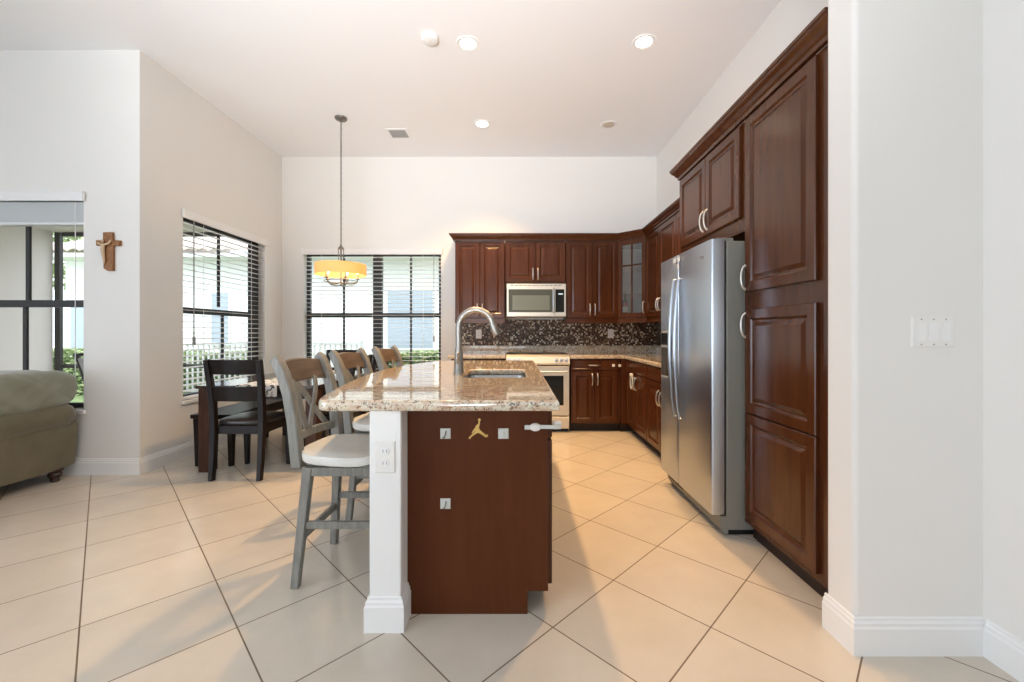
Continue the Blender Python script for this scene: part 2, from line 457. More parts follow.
# great room behind the camera: side and rear walls with wide glazed openings
b = B(); holed(b, 'x', -4.1, YF, (-3.95, -1.2, .02, 2.6), -6.75, -6.6); struct('wall_far_left', b, M['wall'])
b = B(); holed(b, 'y', -6.75, 2.1, (-4.9, .9, .9, 1.6), -4.25, -4.1); struct('wall_rear', b, M['wall'])

BB = [(0, 0), (.016, 0), (.016, .10), (.012, .108), (.012, .118), (.006, .126), (.006, .134), (0, .138)]
def baseboard(name, path, side=1):
    b = B(); sweep_profile(b, path, BB, side); struct(name, b, M['trim'])
baseboard('baseboard_front_left', [(-6.5, YF), (XL, YF)], 1)
baseboard('baseboard_left', [(XL, YF - .016), (XL, YB)], 1)
baseboard('baseboard_back', [(XL, YB), (-.80, YB)], 1)
baseboard('baseboard_right_end', [(XN, YN), (XS, YN), (XS, 1.70)], -1)
baseboard('baseboard_near_right', [(XN, -4.0), (XN, YN - .016)], -1)

# windows: bronze frames set back in the wall, muntins, meeting rail, glass
def window(name, plane, hole, depth, bars, rail_z, mull=None):
    a0, a1, z0, z1 = hole
    def bx(bm, p, q, r, s, d0=0, d1=.05):
        if plane == 'y': box(bm, p, q, depth + d0, depth + d1, r, s)
        else: box(bm, depth - d1, depth - d0, p, q, r, s)
    b = B()
    fw = .045
    bx(b, a0, a0 + fw, z0, z1); bx(b, a1 - (fw if plane == 'y' else .13), a1, z0, z1); bx(b, a0 + fw, a1 - fw, z0, z0 + fw); bx(b, a0 + fw, a1 - fw, z1 - fw, z1)
    w = struct(name, b, M['win_frame'])
    b = B(); bx(b, a0 + fw, a1 - fw, rail_z - .03, rail_z + .03, -.012, .052); obj('meeting_rail', b, M['win_frame'], w)
    for (p, q, r, s, wd) in bars:
        if mull and p in mull: continue
        b = B(); bx(b, p - wd / 2, p + wd / 2, r, s, .014, .034); obj('muntin', b, M['win_frame'], w)
    for p in (mull or []):
        b = B(); bx(b, p - .06, p + .06, z0 + fw, z1 - fw, -.014, .054); obj('mullion', b, M['win_frame'], w)
    b = B(); bx(b, a0 + fw, a1 - fw, z0 + fw, z1 - fw, .022, .026); obj('pane', b, M['glass'], w)
    return w
zr = 1.455
window('window_1', 'y', W1, YF + .085, [(-4.27, 0, zr + .03, W1[3] - .045, .032), (-4.295, 0, W1[2] + .045, zr - .03, .032), (-5.0, 0, W1[2] + .045, W1[3] - .045, .032)], zr)
window('window_2', 'x', (W2[0], W2[1], W2[2], W2[3]), XL - .085, [(4.60, 0, zr + .03, W2[3] - .045, .026), (4.66, 0, W2[2] + .045, zr - .03, .026)], zr - .03)
window('window_3', 'y', W3, YB + .085, [(-2.40, 0, W3[2] + .045, W3[3] - .045, .026), (-1.47, 0, W3[2] + .045, W3[3] - .045, .026)], 1.445, [-1.925])
# sills
b = B(); box(b, XL - .13, XL + .02, W2[0] - .02, W2[1] + .02, W2[2] - .03, W2[2] + .004); struct('trim_1', b, M['trim'], bevel=.004)
b = B(); box(b, W1[0] - .02, W1[1] + .02, YF - .02, YF + .13, W1[2] - .03, W1[2] + .004); struct('trim_2', b, M['trim'], bevel=.004)
b = B(); box(b, W3[0] - .02, W3[1] + .02, YB - .02, YB + .13, W3[2] - .03, W3[2] + .004); struct('trim_3', b, M['trim'], bevel=.004)

# blinds
def blind(label, plane, hole, depth, into, raised=False, wand=None, tilt=R(-6)):
    a0, a1, z0, z1 = hole
    c = (a0 + a1) / 2
    t = thing('window_blind', label, 'blind', (c, depth, z1) if plane == 'y' else (depth, c, z1))
    def bx(bm, p, q, d0, d1, r, s):
        lo, hi = min(into * d0, into * d1), max(into * d0, into * d1)
        if plane == 'y': box(bm, p, q, depth + lo, depth + hi, r, s)
        else: box(bm, depth + lo, depth + hi, p, q, r, s)
    b = B(); bx(b, a0 - .02, a1 + .02, -.03, -.004, z1 - .045, z1 + .035); obj('headrail', b, M['trim'], t, bevel=.004)
    p = .0565; sw = .060
    b = B()
    if raised:
        k = 0; z = z1 - .05
        while z > z1 - .215:
            bx(b, a0 + .004, a1 - .004, .004, .064, z - .004, z); z -= .0062
        obj('slats', b, M['slat_grey'], t)
        b = B(); bx(b, a0 + .004, a1 - .004, .004, .064, z - .022, z); obj('bottom_rail', b, M['slat_grey'], t)
        b = B(); bx(b, a1 - .075, a1 - .070, .0, .004, .75, z1 - .05); obj('cord', b, M['trim'], t)
        return t
    z = z1 - .075
    while z > z0 + .07:
        dy = sw / 2 * math.cos(tilt); dz = sw / 2 * math.sin(tilt)
        # room-side edge a little higher
        q = [(.036 - dy, z + dz), (.036 + dy, z - dz), (.036 + dy, z - dz - .0032), (.036 - dy, z + dz - .0032)]
        rings = []
        for a in (a0 + .008, a1 - .008):
            if plane == 'y': rings.append([Vector((a, depth + into * d, zz)) for d, zz in q])
            else: rings.append([Vector((depth + into * d, a, zz)) for d, zz in q])
        loft(b, rings); z -= p
    obj('slats', b, M['slat'], t)
    b = B(); bx(b, a0 + .008, a1 - .008, .008, .064, z0 + .012, z0 + .034); obj('bottom_rail', b, M['slat'], t)
    n = 3 if a1 - a0 > 1.5 else 2
    for k in range(n):
        a = a0 + (a1 - a0) * (k + .35) / (n - .3)
        b = B(); bx(b, a - .002, a + .002, .001, .004, z0 + .03, z1 - .05); obj('ladder_cord', b, M['trim'], t)
    if wand:
        b = B(); bx(b, wand - .004, wand + .004, -.012, -.004, 1.15, z1 - .05); bx(b, wand - .01, wand + .01, -.018, -.0, 1.08, 1.16); obj('wand', b, M['mid_grey'], t)
    return t
blind('white blind pulled all the way up in the window behind the sofa', 'y', W1, YF, 1, True)
blind('white open slatted blind in the left wall window beside the dining table', 'x', W2, XL, -1, False, 4.1)
blind('wide white open slatted blind on the back wall behind the pendant', 'y', W3, YB, 1, False, -1.13, R(1))

# ------------------------------------------------------------------ kitchen cabinets
CH, NK = M['cherry'], M['nickel']
def cab(label, O, ux, n, w, depth, z0, z1, fronts, toe=0, cat='cabinet', group=None, name='upper_cabinet', toe_d=.075, rail=None):
    t = thing(name, label, cat, O, group)
    b = B(); obox(b, O, ux, n, 0, w, -depth, 0, z0, z1); obj('body', b, CH, t, bevel=.002)
    if toe:
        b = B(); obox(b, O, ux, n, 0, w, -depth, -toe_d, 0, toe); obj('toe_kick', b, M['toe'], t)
    if rail:
        b = B(); obox(b, O, ux, n, 0, w, -.03, .012, z0 - rail, z0); obox(b, O, ux, n, 0, w, -.03, .022, z0 - rail, z0 - rail + .02); obj('light_rail', b, CH, t, bevel=.003)
    for kind, u0, u1, a, c, h in fronts:
        b = B(); panel(b, O, ux, n, u0, u1, a, c, DOOR if kind == 'door' else DRAWER)
        d = obj(kind, b, CH, t)
        if h:
            obj('handle', handle_bm(O, ux, n, *h), NK, d, smooth=True)
    return t
g = .003
YU = 5.30; UX = (1, 0, 0); NF = (0, -1, 0)       # back wall uppers face the camera
U0, U1 = 1.385, 2.375
def pair(w, a, c, hz, gap=.0025, edge=.004, inner=.032, vert=True):
    h = w / 2
    return [('door', edge, h - gap, a, c, (h - inner, hz, vert)), ('door', h + gap, w - edge, a, c, (h + inner, hz, vert))]
cab('cherry two-door wall cabinet left of the microwave', (-.79, YU, 0), UX, NF, .635, .34, U0, U1, pair(.635, U0 + .01, U1 - .01, U0 + .115), rail=.06)
cab('short cherry two-door cabinet directly above the microwave', (-.15, YU, 0), UX, NF, .77, .34, 1.835, U1, pair(.77, 1.855, U1 - .01, 1.955))
cab('cherry two-door wall cabinet between the microwave and the glass corner cabinet', (.625, YU, 0), UX, NF, .67, .34, U0, U1, pair(.67, U0 + .01, U1 - .01, U0 + .115), rail=.06)
# right wall uppers face -X; u runs toward the camera
UR = (0, -1, 0); NR = (-1, 0, 0); XU = 1.576
cab('cherry two-door wall cabinet right of the glass corner cabinet', (XU, 5.035, 0), UR, NR, .975, .325, U0, U1, pair(.975, U0 + .01, U1 - .01, U0 + .13), rail=.06)
cab('narrow cherry wall cabinet half hidden behind the top of the refrigerator', (XU, 4.055, 0), UR, NR, .68, .325, U0, U1, pair(.68, U0 + .01, U1 - .01, U0 + .13), rail=.06)
# diagonal corner cabinet with a glass door
A = Vector((1.298, 5.30, 0)); Cc = Vector((1.574, 5.038, 0)); dv = (Cc - A); wd = dv.length; ud = dv.normalized(); ndg = Vector((-ud.y, ud.x, 0)) * -1
if ndg.y > 0: ndg = -ndg
t = thing('corner_cabinet', 'diagonal cherry corner wall cabinet with a divided glass door', 'cabinet', (1.6, 5.4, 0))
pent = [(1.298, 5.30), (1.574, 5.038), (1.893, 5.038), (1.893, 5.637), (1.298, 5.637)]
def prism(bm, poly, z0, z1): return loft(bm, [[Vector((x, y, z0)) for x, y in poly], [Vector((x, y, z1)) for x, y in poly]])
b = B(); prism(b, pent, U0, U0 + .02); obj('bottom_panel', b, CH, t)
b = B(); prism(b, pent, U1 - .04, U1); obj('top_panel', b, CH, t)
b = B(); box(b, 1.303, 1.88, 5.625, 5.637, U0 + .02, U1 - .04); box(b, 1.88, 1.893, 5.045, 5.637, U0 + .02, U1 - .04)
box(b, 1.299, 1.303, 5.31, 5.625, U0 + .02, U1 - .04); box(b, 1.58, 1.88, 5.04, 5.044, U0 + .02, U1 - .04); obj('interior_panel', b, M['cab_inner'], t)
b = B(); prism(b, [(1.33, 5.33), (1.56, 5.10), (1.87, 5.06), (1.87, 5.62), (1.32, 5.62)], 1.70, 1.708); obj('shelf', b, M['cab_inner'], t)
b = B(); prism(b, [(1.33, 5.33), (1.56, 5.10), (1.87, 5.06), (1.87, 5.62), (1.32, 5.62)], 2.03, 2.038); obj('shelf', b, M['cab_inner'], t)
b = B(); obox(b, A, ud, ndg, 0, wd, -.012, .014, U0 - .06, U0); obj('light_rail', b, CH, t, bevel=.003)
b = B(); fw = .056
obox(b, A, ud, ndg, .004, fw, .002, .022, U0 + .008, U1 - .008); obox(b, A, ud, ndg, wd - fw, wd - .004, .002, .022, U0 + .008, U1 - .008)
obox(b, A, ud, ndg, fw, wd - fw, .002, .022, U0 + .008, U0 + .066); obox(b, A, ud, ndg, fw, wd - fw, .002, .022, U1 - .07, U1 - .008)
d = obj('door', b, CH, t, bevel=.003)
b = B(); obox(b, A, ud, ndg, wd / 2 - .009, wd / 2 + .009, .004, .017, U0 + .066, U1 - .07); obox(b, A, ud, ndg, fw, wd - fw, .004, .017, 2.035, 2.053); obj('muntin', b, CH, d)
b = B(); obox(b, A, ud, ndg, fw, wd - fw, .008, .011, U0 + .066, U1 - .07); obj('glass_pane', b, M['cab_glass'], d)
obj('handle', handle_bm(A, ud, ndg, wd - .03, U0 + .13), NK, d, smooth=True)
# bottle behind the glass
t = thing('bottle', 'dark bottle with red label standing inside the glass corner cabinet', 'bottle', (1.385, 5.325, U0 + .02))
b = B(); lathe(b, [(.0, 0), (.034, 0), (.036, .01), (.036, .17), (.028, .205), (.013, .235), (.012, .29), (.015, .292), (.015, .31), (0, .31)], t.location, 16); obj('glass_body', b, M['bottle'], t, smooth=True)
b = B(); lathe(b, [(.0365, .06), (.0372, .061), (.0372, .13), (.0365, .131)], t.location, 16); obj('paper_label', b, M['white_plastic'], t, smooth=True)
b = B(); lathe(b, [(.0368, .132), (.0374, .133), (.0374, .175), (.0366, .176)], t.location, 16); obj('neck_label', b, M['red_label'], t, smooth=True)

CROWN = [(0, 0), (.022, 0), (.024, .018), (.034, .026), (.044, .042), (.060, .056), (.064, .068), (.070, .070), (.070, .084), (0, .084)]
b = B(); sweep_profile(b, [(-.79, YB), (-.79, YU), (1.298, YU), (XU, 5.038), (XU, 3.452)], [(o, U1 + z) for o, z in CROWN], 1)
tag(obj('crown_molding', b, CH, None), 'dark cherry crown molding along the lower back and corner wall cabinets', 'molding')
XD = 1.338; ZD = 2.445
CROWN2 = [(o * 1.05, z * 1.13) for o, z in CROWN]
b = B(); sweep_profile(b, [(XR, 3.372), (XD, 3.372), (XD, 1.705)], [(o, ZD + z) for o, z in CROWN2], 1)
tag(obj('crown_molding', b, CH, None), 'tall cherry crown molding above the pantry and refrigerator cabinet', 'molding')
# over-fridge cabinet and pantry
cab('deep cherry two-door cabinet above the refrigerator', (XD, 3.37, 0), UR, NR, .93, .565, 1.80, ZD, pair(.93, 1.885, ZD - .015, 1.985)[:1] + [('door', .4675, .905, 1.885, ZD - .015, (.497, 1.985, True))], name='refrigerator_cabinet')
t = cab('tall cherry pantry cabinet with stacked doors beside the refrigerator', (XD, 2.437, 0), UR, NR, .73, .565, .095, ZD,
        [('door', .035, .603, 1.435, ZD - .015, (.062 - .02, 1.52, True)), ('door', .035, .603, .745, 1.335, (.042, 1.245, True)), ('door', .035, .603, .135, .738, None)],
        toe=.095, name='pantry_cabinet', toe_d=.05)
# base cabinets
YC = 5.035; B0, B1 = .10, .885
cab('cherry base cabinet left of the range, mostly hidden by the island', (-.80, YC, 0), UX, NF, .66, .61, B0, B1,
    [('drawer', .004, .656, .745, .872, (.33, .81, False))] + pair(.66, .115, .735, .64), toe=B0, name='base_cabinet')
cab('cherry base cabinet with one drawer and two doors right of the range', (.655, YC, 0), UX, NF, .60, .61, B0, B1,
    [('drawer', .01, .565, .745, .872, (.285, .81, False))] + [('door', .01, .284, .115, .735, (.255, .64, True)), ('door', .290, .565, .115, .735, (.32, .64, True))], toe=B0, name='base_cabinet')
XB = 1.325
cab('cherry base cabinet in the corner of the right counter run', (XB, 5.0, 0), UR, NR, .82, .575, B0, B1,
    [('drawer', .03, .815, .745, .872, None)] + [('door', .03, .42, .115, .735, (.39, .64, True)), ('door', .426, .815, .115, .735, (.456, .64, True))], toe=B0, name='base_cabinet')
cab('cherry base cabinet next to the far side of the refrigerator', (XB, 4.178, 0), UR, NR, .80, .575, B0, B1,
    [('drawer', .005, .795, .745, .872, None)] + [('door', .005, .397, .115, .735, (.36, .60, True)), ('door', .403, .795, .115, .735, (.44, .60, True))], toe=B0, name='base_cabinet')
b = B(); box(b, 1.257, XB + .57, 5.003, YB - .01, B0, B1); 
t = tag(obj('corner_filler', b, CH, None), 'cherry filler post in the inner corner between the two base cabinets', 'cabinet')
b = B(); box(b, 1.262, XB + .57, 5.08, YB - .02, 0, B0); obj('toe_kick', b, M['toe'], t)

# worktops, upstands, mosaic
ZT0, ZT1 = .888, .93
tag(slab('countertop', [(-.835, 5.0), (-.135, 5.0), (-.135, YB), (-.835, YB)], [], ZT0, ZT1, M['granite']), 'short granite countertop left of the range on the back wall', 'countertop')
tag(slab('countertop', [(.642, 5.0), (1.285, 5.0), (1.285, 3.376), (XR, 3.376), (XR, YB), (.642, YB)], [], ZT0, ZT1, M['granite']), 'L-shaped granite countertop running from the range round to the refrigerator', 'countertop')
b = B(); box(b, -.81, 1.886, YB - .02, YB, ZT1, 1.03)
tag(obj('granite_upstand', b, M['granite'], None, bevel=.002), 'low granite upstand strip below the mosaic on the back wall', 'backsplash')
b = B(); box(b, 1.886, XR, 3.376, YB, ZT1, 1.03)
tag(obj('granite_upstand', b, M['granite'], None, bevel=.002), 'low granite upstand strip on the right wall beside the refrigerator', 'backsplash')
b = B(); prism(b, [(-.80, YB - .012), (1.894, YB - .012), (1.894, YB - .001), (-.80, YB - .001)], 1.03, 1.384)
tag(obj('mosaic_backsplash', b, M['mosaic'], None), 'brown and white mosaic tile backsplash on the back wall behind the range', 'backsplash')
b = B(); box(b, 1.894, XR - .001, 3.376, YB - .001, 1.03, 1.384)
tag(obj('mosaic_backsplash', b, M['mosaic'], None), 'mosaic tile backsplash on the right wall beside the refrigerator', 'backsplash')
def outlet(label, c, ux, n, w, h, kind='outlet'):
    t = thing(kind, label, 'outlet', c)
    ux = Vector(ux); n = Vector(n)
    b = B(); panel(b, c, ux, n, -w / 2, w / 2, -h / 2, h / 2, [(0, 0), (0, .003), (.004, .006)]); obj('cover_plate', b, M['white_plastic'], t)
    for s in (-1, 1):
        b = B(); k = 14
        cc = Vector(c) + Vector((0, 0, s * h * .19))
        ring = lambda r, d: [cc + ux * (math.cos(2 * PI * i / k) * r) + n * d + Vector((0, 0, max(-r * .8, min(r * .8, math.sin(2 * PI * i / k) * r)))) for i in range(k)]
        loft(b, [ring(w * .23, .005), ring(w * .23, .008), ring(w * .21, .009)]); r = obj('receptacle', b, M['trim'], t)
        b = B()
        for q in (-1, 1): obox(b, cc, ux, n, q * w * .09 - .0015, q * w * .09 + .0015, .008, .0096, -h * .04, h * .06)
        obj('slot', b, M['mid_grey'], r)
    return t
outlet('white outlet on the mosaic behind the faucet', (-.52, YB - .012, 1.185), UX, NF, .078, .12)
outlet('white outlet on the mosaic under the glass corner cabinet', (1.275, YB - .012, 1.19), UX, NF, .078, .12)

# ------------------------------------------------------------------ microwave
t = thing('microwave', 'stainless over-the-range microwave with a dark glass door', 'microwave', (.245, 5.4, 1.40))
mx0, mx1, my = -.133, .622, 5.262
b = B(); box(b, mx0, mx1, my, YB - .013, 1.405, 1.825); obj('body', b, M['steel_warm'], t, bevel=.004)
b = B(); panel(b, (0, my, 0), UX, NF, mx0 + .004, mx1 - .145, 1.412, 1.795, [(0, 0), (0, .02), (.004, .024)]); d = obj('door', b, M['steel_warm'], t)
b = B(); panel(b, (0, my - .024, 0), UX, NF, mx0 + .026, mx1 - .15, 1.462, 1.752, [(0, 0), (0, .002), (.002, .003)]); w_ = obj('window', b, M['mw_glass'], d)
b = B(); panel(b, (0, my - .027, 0), UX, NF, mx0 + .075, mx1 - .21, 1.49, 1.675, [(0, -.001), (0, .0005)]); obj('screen', b, M['mw_inner'], w_)
b = B(); tube(b, [(mx1 - .165, my - .022, 1.46), (mx1 - .165, my - .05, 1.475), (mx1 - .165, my - .054, 1.61), (mx1 - .165, my - .05, 1.745), (mx1 - .165, my - .022, 1.76)], .0135, 10); obj('handle', b, M['steel'], d, smooth=True)
b = B(); panel(b, (0, my, 0), UX, NF, mx1 - .142, mx1 - .004, 1.412, 1.795, [(0, 0), (0, .02), (.004, .024)]); c_ = obj('control_frame', b, M['steel_warm'], t)
b = B(); panel(b, (0, my - .024, 0), UX, NF, mx1 - .136, mx1 - .026, 1.462, 1.752, [(0, 0), (0, .002), (.002, .003)]); p_ = obj('control_panel', b, M['black_glass'], c_)
b = B(); panel(b, (0, my - .027, 0), UX, NF, mx1 - .10, mx1 - .045, 1.685, 1.70, [(0, 0), (0, .0008)]); obj('display', b, mat('display_text', (.6, .7, .8), .4, emit=(.6, .8, 1), estr=.5), p_)
b = B()
for i in range(12): box(b, mx0 + .05 + i * .055, mx0 + .09 + i * .055, my - .003, my + .01, 1.80, 1.806)
obj('vent_grille', b, M['black'], t)

# ------------------------------------------------------------------ range
t = thing('range', 'stainless slide-in range with black glass cooktop under the microwave', 'stove', (.25, 5.3, 0))
rx0, rx1, ry = -.128, .635, 5.03
b = B(); box(b, rx0, rx1, ry, YB - .03, .04, .905); obj('body', b, M['steel_warm'], t)
b = B(); box(b, rx0 + .01, rx1 - .01, ry + .06, YB - .03, .0, .04); obj('plinth', b, M['black'], t)
b = B(); box(b, rx0, rx1, ry + .02, YB - .03, .905, .938); k_ = obj('cooktop', b, M['cooktop'], t, bevel=.004)
for (cx, cy, r) in ((.07, 5.2, .085), (.43, 5.2, .105), (.07, 5.45, .075), (.43, 5.45, .085)):
    b = B(); loft(b, [[Vector((cx + q * math.cos(2 * PI * i / 28), cy + q * math.sin(2 * PI * i / 28), z)) for i in range(28)] for q, z in ((r - .004, .9382), (r - .002, .9390), (r, .9382))], cap=False); obj('burner_ring', b, M['mid_grey'], k_)
b = B(); loft(b, [[Vector((x, ry + .02, .938)), Vector((x, ry - .015, .915)), Vector((x, ry - .045, .835)), Vector((x, ry - .035, .815)), Vector((x, ry, .815)), Vector((x, ry + .02, .9))] for x in (rx0, rx1)]); p_ = obj('control_panel', b, M['steel_warm'], t)
for x in (-.09, -.03, .03, .475, .535, .595):
    b = B(); lathe(b, [(.021, 0), (.021, .012), (.017, .026), (.0, .027)], (0, 0, 0), 14, 'z')
    mt = Matrix.Translation((x, ry - .032, .873)) @ Matrix.Rotation(R(70), 4, 'X')
    bmesh.ops.transform(b, matrix=mt, verts=b.verts); obj('knob', b, M['steel'], p_, smooth=True)
b = B(); panel(b, (0, ry, 0), UX, NF, rx0 + .004, rx1 - .004, .205, .80, [(0, 0), (0, .03), (.006, .036)]); d = obj('oven_door', b, M['steel_warm'], t)
b = B(); panel(b, (0, ry - .036, 0), UX, NF, rx0 + .075, rx1 - .075, .33, .685, [(0, 0), (0, .002), (.002, .003)]); obj('window', b, M['black_glass'], d)
b = B(); tube(b, [(rx0 + .05, ry - .034, .735), (rx0 + .05, ry - .075, .735)], .011, 8); tube(b, [(rx1 - .05, ry - .034, .735), (rx1 - .05, ry - .075, .735)], .011, 8); tube(b, [(rx0 + .03, ry - .077, .735), (rx1 - .03, ry - .077, .735)], .013, 10); obj('handle', b, M['steel'], d, smooth=True)
b = B(); box(b, rx0 + .004, rx1 - .004, ry - .004, ry, .80, .812); obj('gap_strip', b, M['black'], t)
b = B(); box(b, rx0 + .004, rx1 - .004, ry - .004, ry, .19, .205); obj('gap_strip', b, M['black'], t)
b = B(); panel(b, (0, ry, 0), UX, NF, rx0 + .004, rx1 - .004, .05, .19, [(0, 0), (0, .026), (.006, .032)]); obj('warming_drawer', b, M['steel_warm'], t)

# ------------------------------------------------------------------ refrigerator
t = thing('refrigerator', 'tall stainless side-by-side refrigerator with long curved handles', 'refrigerator', (1.5, 2.9, 0))
fx, fd = 1.24, 1.15; fy0, fy1 = 2.452, 3.325; ys = 2.962
b = B(); box(b, fx, 1.885, fy0, fy1, .035, 1.745); obj('body', b, M['fridge_side'], t, bevel=.004)
b = B(); box(b, fx + .02, 1.86, fy0 + .02, fy1 - .02, .0, .035); obj('foot_rail', b, M['black'], t)
b = B(); loft(b, [[Vector((fx - .035, y, .115)), Vector((fx + .01, y, .115)), Vector((fx + .01, y, .012)), Vector((fx - .015, y, .012)), Vector((fx - .035, y, .05))] for y in (fy0 + .005, fy1 - .005)]); g_ = obj('bottom_grille', b, M['fridge_side'], t)
b = B()
for i in range(7): box(b, fx - .038, fx - .030, fy0 + .56 + i * .04, fy0 + .585 + i * .04, .06, .10)
obj('vent_slot', b, M['black'], g_)
b = B(); box(b, fx - .016, fx, fy0 + .012, fy1 - .012, .12, 1.745); obj('gasket', b, M['black'], t)
def fdoor(y0, y1, nm):
    prof = [(fx - .015, y0), (fd + .012, y0), (fd + .003, y0 + .004), (fd, y0 + .014), (fd - .001, (y0 + y1) / 2), (fd, y1 - .014), (fd + .003, y1 - .004), (fd + .012, y1), (fx - .015, y1)]
    b = B(); prism(b, prof, .125, 1.757); return obj(nm, b, M['steel'], t, smooth=True)
d1 = fdoor(fy0, ys - .003, 'refrigerator_door'); d2 = fdoor(ys + .003, fy1, 'freezer_door')
for d, y in ((d1, ys - .045), (d2, ys + .045)):
    b = B(); pts = []
    for k in range(17):
        tt = k / 16; z = .60 + tt * .98
        out = .016 + .030 * math.sin(PI * tt) ** .8
        pts.append((fd - out, y, z))
    pts = [(fd + .002, y, .60)] + pts + [(fd + .002, y, 1.58)]
    tube(b, pts, .0145, 10, flat=.8); obj('handle', b, M['steel'], d, smooth=True)
b = B(); obox(b, (fd - .001, 3.285, 0), (0, -1, 0), (-1, 0, 0), 0, .20, 0, .008, .855, 1.215); di = obj('dispenser', b, M['mid_grey'], d2, bevel=.004)
b = B(); obox(b, (fd - .009, 3.275, 0), (0, -1, 0), (-1, 0, 0), 0, .18, 0, .0025, .875, 1.09); obj('dispenser_recess', b, M['black'], di)
b = B(); obox(b, (fd - .009, 3.275, 0), (0, -1, 0), (-1, 0, 0), 0, .18, 0, .003, 1.11, 1.20); obj('dispenser_panel', b, M['black_glass'], di)
b = B()
pts = [(fd - .0035, 2.575 + .022 * math.cos(a) * (1 - .12 * a / PI), 1.668 + .008 * math.sin(a) + .004 * math.cos(a)) for a in [i * PI / 8 for i in range(0, 15)]]
tube(b, pts, .0018, 6); obj('emblem', b, M['pewter'], d1)
b = B(); box(b, fx - .05, fx + .05, fy0 + .02, fy0 + .09, 1.745, 1.768); box(b, fx - .05, fx + .05, fy1 - .09, fy1 - .02, 1.745, 1.768); obj('hinge_cover', b, M['fridge_side'], t, bevel=.004)
t = thing('child_lock', 'white child safety lock across the top of the refrigerator doors', 'lock', (fd, ys, 1.70))
for y in (ys - .035, ys + .035):
    b = B(); box(b, fd - .016, fd - .003, y - .017, y + .017, 1.70, 1.735); obj('pad', b, M['white_plastic'], t, bevel=.004)
b = B(); box(b, fd - .014, fd - .004, ys - .04, ys - .012, 1.655, 1.69); obj('latch', b, M['white_plastic'], t, bevel=.004)

# ------------------------------------------------------------------ island
PX0, PX1, PY = -.465, .150, 1.772; IY1 = 3.97
b = B(); box(b, -.597, -.468, 1.675, IY1 + .01, 0, ZT0); o = struct('wall_island', b, M['trim'], bevel=.006)
baseboard('baseboard_island', [(-.468, PY), (-.468, 1.675), (-.597, 1.675), (-.597, IY1)], -1)
t = thing('island_cabinet', 'island base cabinet with a plain dark brown end panel', 'cabinet', (-.15, 2.8, 0))
b = B(); box(b, -.448, .131, PY + .018, IY1, .10, .12); box(b, -.448, -.43, PY + .018, IY1, .12, .885); box(b, .113, .131, PY + .018, IY1, .12, .885); box(b, -.43, .11, IY1 - .02, IY1, .12, .885); box(b, -.43, .11, PY + .018, PY + .036, .12, .885)
bmesh.ops.remove_doubles(b, verts=b.verts, dist=1e-5); obj('body', b, CH, t)
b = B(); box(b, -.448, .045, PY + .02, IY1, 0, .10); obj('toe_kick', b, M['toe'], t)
b = B()
o2 = [(-.4675, 0), (.045, 0), (.045, .098), (.133, .098), (.133, .886), (-.4675, .886)]
loft(b, [[Vector((x, y, z)) for x, z in o2] for y in (PY, PY + .018)]); obj('end_panel', b, M['cherry_dark'], t)
yy = PY + .025
for i in range(4):
    w_ = .53
    b = B(); panel(b, (.131, yy, 0), (0, 1, 0), (1, 0, 0), 0, w_, .115, .735, DOOR); d = obj('door', b, CH, t); obj('handle', handle_bm((.131, yy, 0), (0, 1, 0), (1, 0, 0), w_ - .04 if i % 2 == 0 else .04, .64), NK, d, smooth=True)
    b = B(); panel(b, (.131, yy, 0), (0, 1, 0), (1, 0, 0), 0, w_, .745, .868, DRAWER); d = obj('drawer', b, CH, t)
    yy += w_ + .006
# top: straight on the kitchen side, bowed on the stool side
left = [(-.755, 1.645), (-.79, 1.66), (-.818, 1.72), (-.858, 1.90), (-.925, 2.26), (-.975, 2.65), (-.985, 2.95), (-.965, 3.3), (-.90, 3.62), (-.79, 3.9), (-.745, 3.99), (-.68, 4.06)]
def smoothpath(P, n=4):
    out = []
    for i in range(len(P) - 1):
        p0 = P[max(i - 1, 0)]; p1 = P[i]; p2 = P[i + 1]; p3 = P[min(i + 2, len(P) - 1)]
        for k in range(n):
            s = k / n
            out.append(tuple(.5 * ((2 * p1[j]) + (-p0[j] + p2[j]) * s + (2 * p0[j] - 5 * p1[j] + 4 * p2[j] - p3[j]) * s * s + (-p0[j] + 3 * p1[j] - 3 * p2[j] + p3[j]) * s ** 3) for j in (0, 1)))
    return out + [P[-1]]
outline = [(.168, 1.645)] + smoothpath(left) + [(.168, 4.06)]
SX0, SX1, SY0, SY1 = -.345, .055, 2.50, 3.08
def rrect(x0, x1, y0, y1, r, n=4):
    out = []
    for cx, cy, a0 in ((x1 - r, y0 + r, -90), (x1 - r, y1 - r, 0), (x0 + r, y1 - r, 90), (x0 + r, y0 + r, 180)):
        for k in range(n + 1):
            a = R(a0 + 90 * k / n); out.append((cx + r * math.cos(a), cy + r * math.sin(a)))
    return out
tag(slab('island_countertop', outline, [rrect(SX0, SX1, SY0, SY1, .05)], ZT0, ZT1 + .002, M['granite'], bev=.012), 'large polished granite island countertop with a bowed seating side', 'countertop')
t = thing('sink', 'stainless undermount sink set in the island countertop', 'sink', ((SX0 + SX1) / 2, (SY0 + SY1) / 2, .72))
b = B(); rings = []
for ins, z in ((-.015, ZT0 - .001), (-.002, ZT0 - .001), (.0, ZT0 - .01), (.006, .74), (.03, .715), (.12, .71)):
    rings.append([Vector((x, y, z)) for x, y in rrect(SX0 + ins, SX1 - ins, SY0 + ins, SY1 - ins, .055)])
vr = loft(b, rings, cap=False); b.faces.new([v for v in b.verts][-20:]); o = obj('basin', b, M['sink'], t, smooth=True)
m_ = o.modifiers.new('solid', 'SOLIDIFY'); m_.thickness = .002; m_.offset = -1
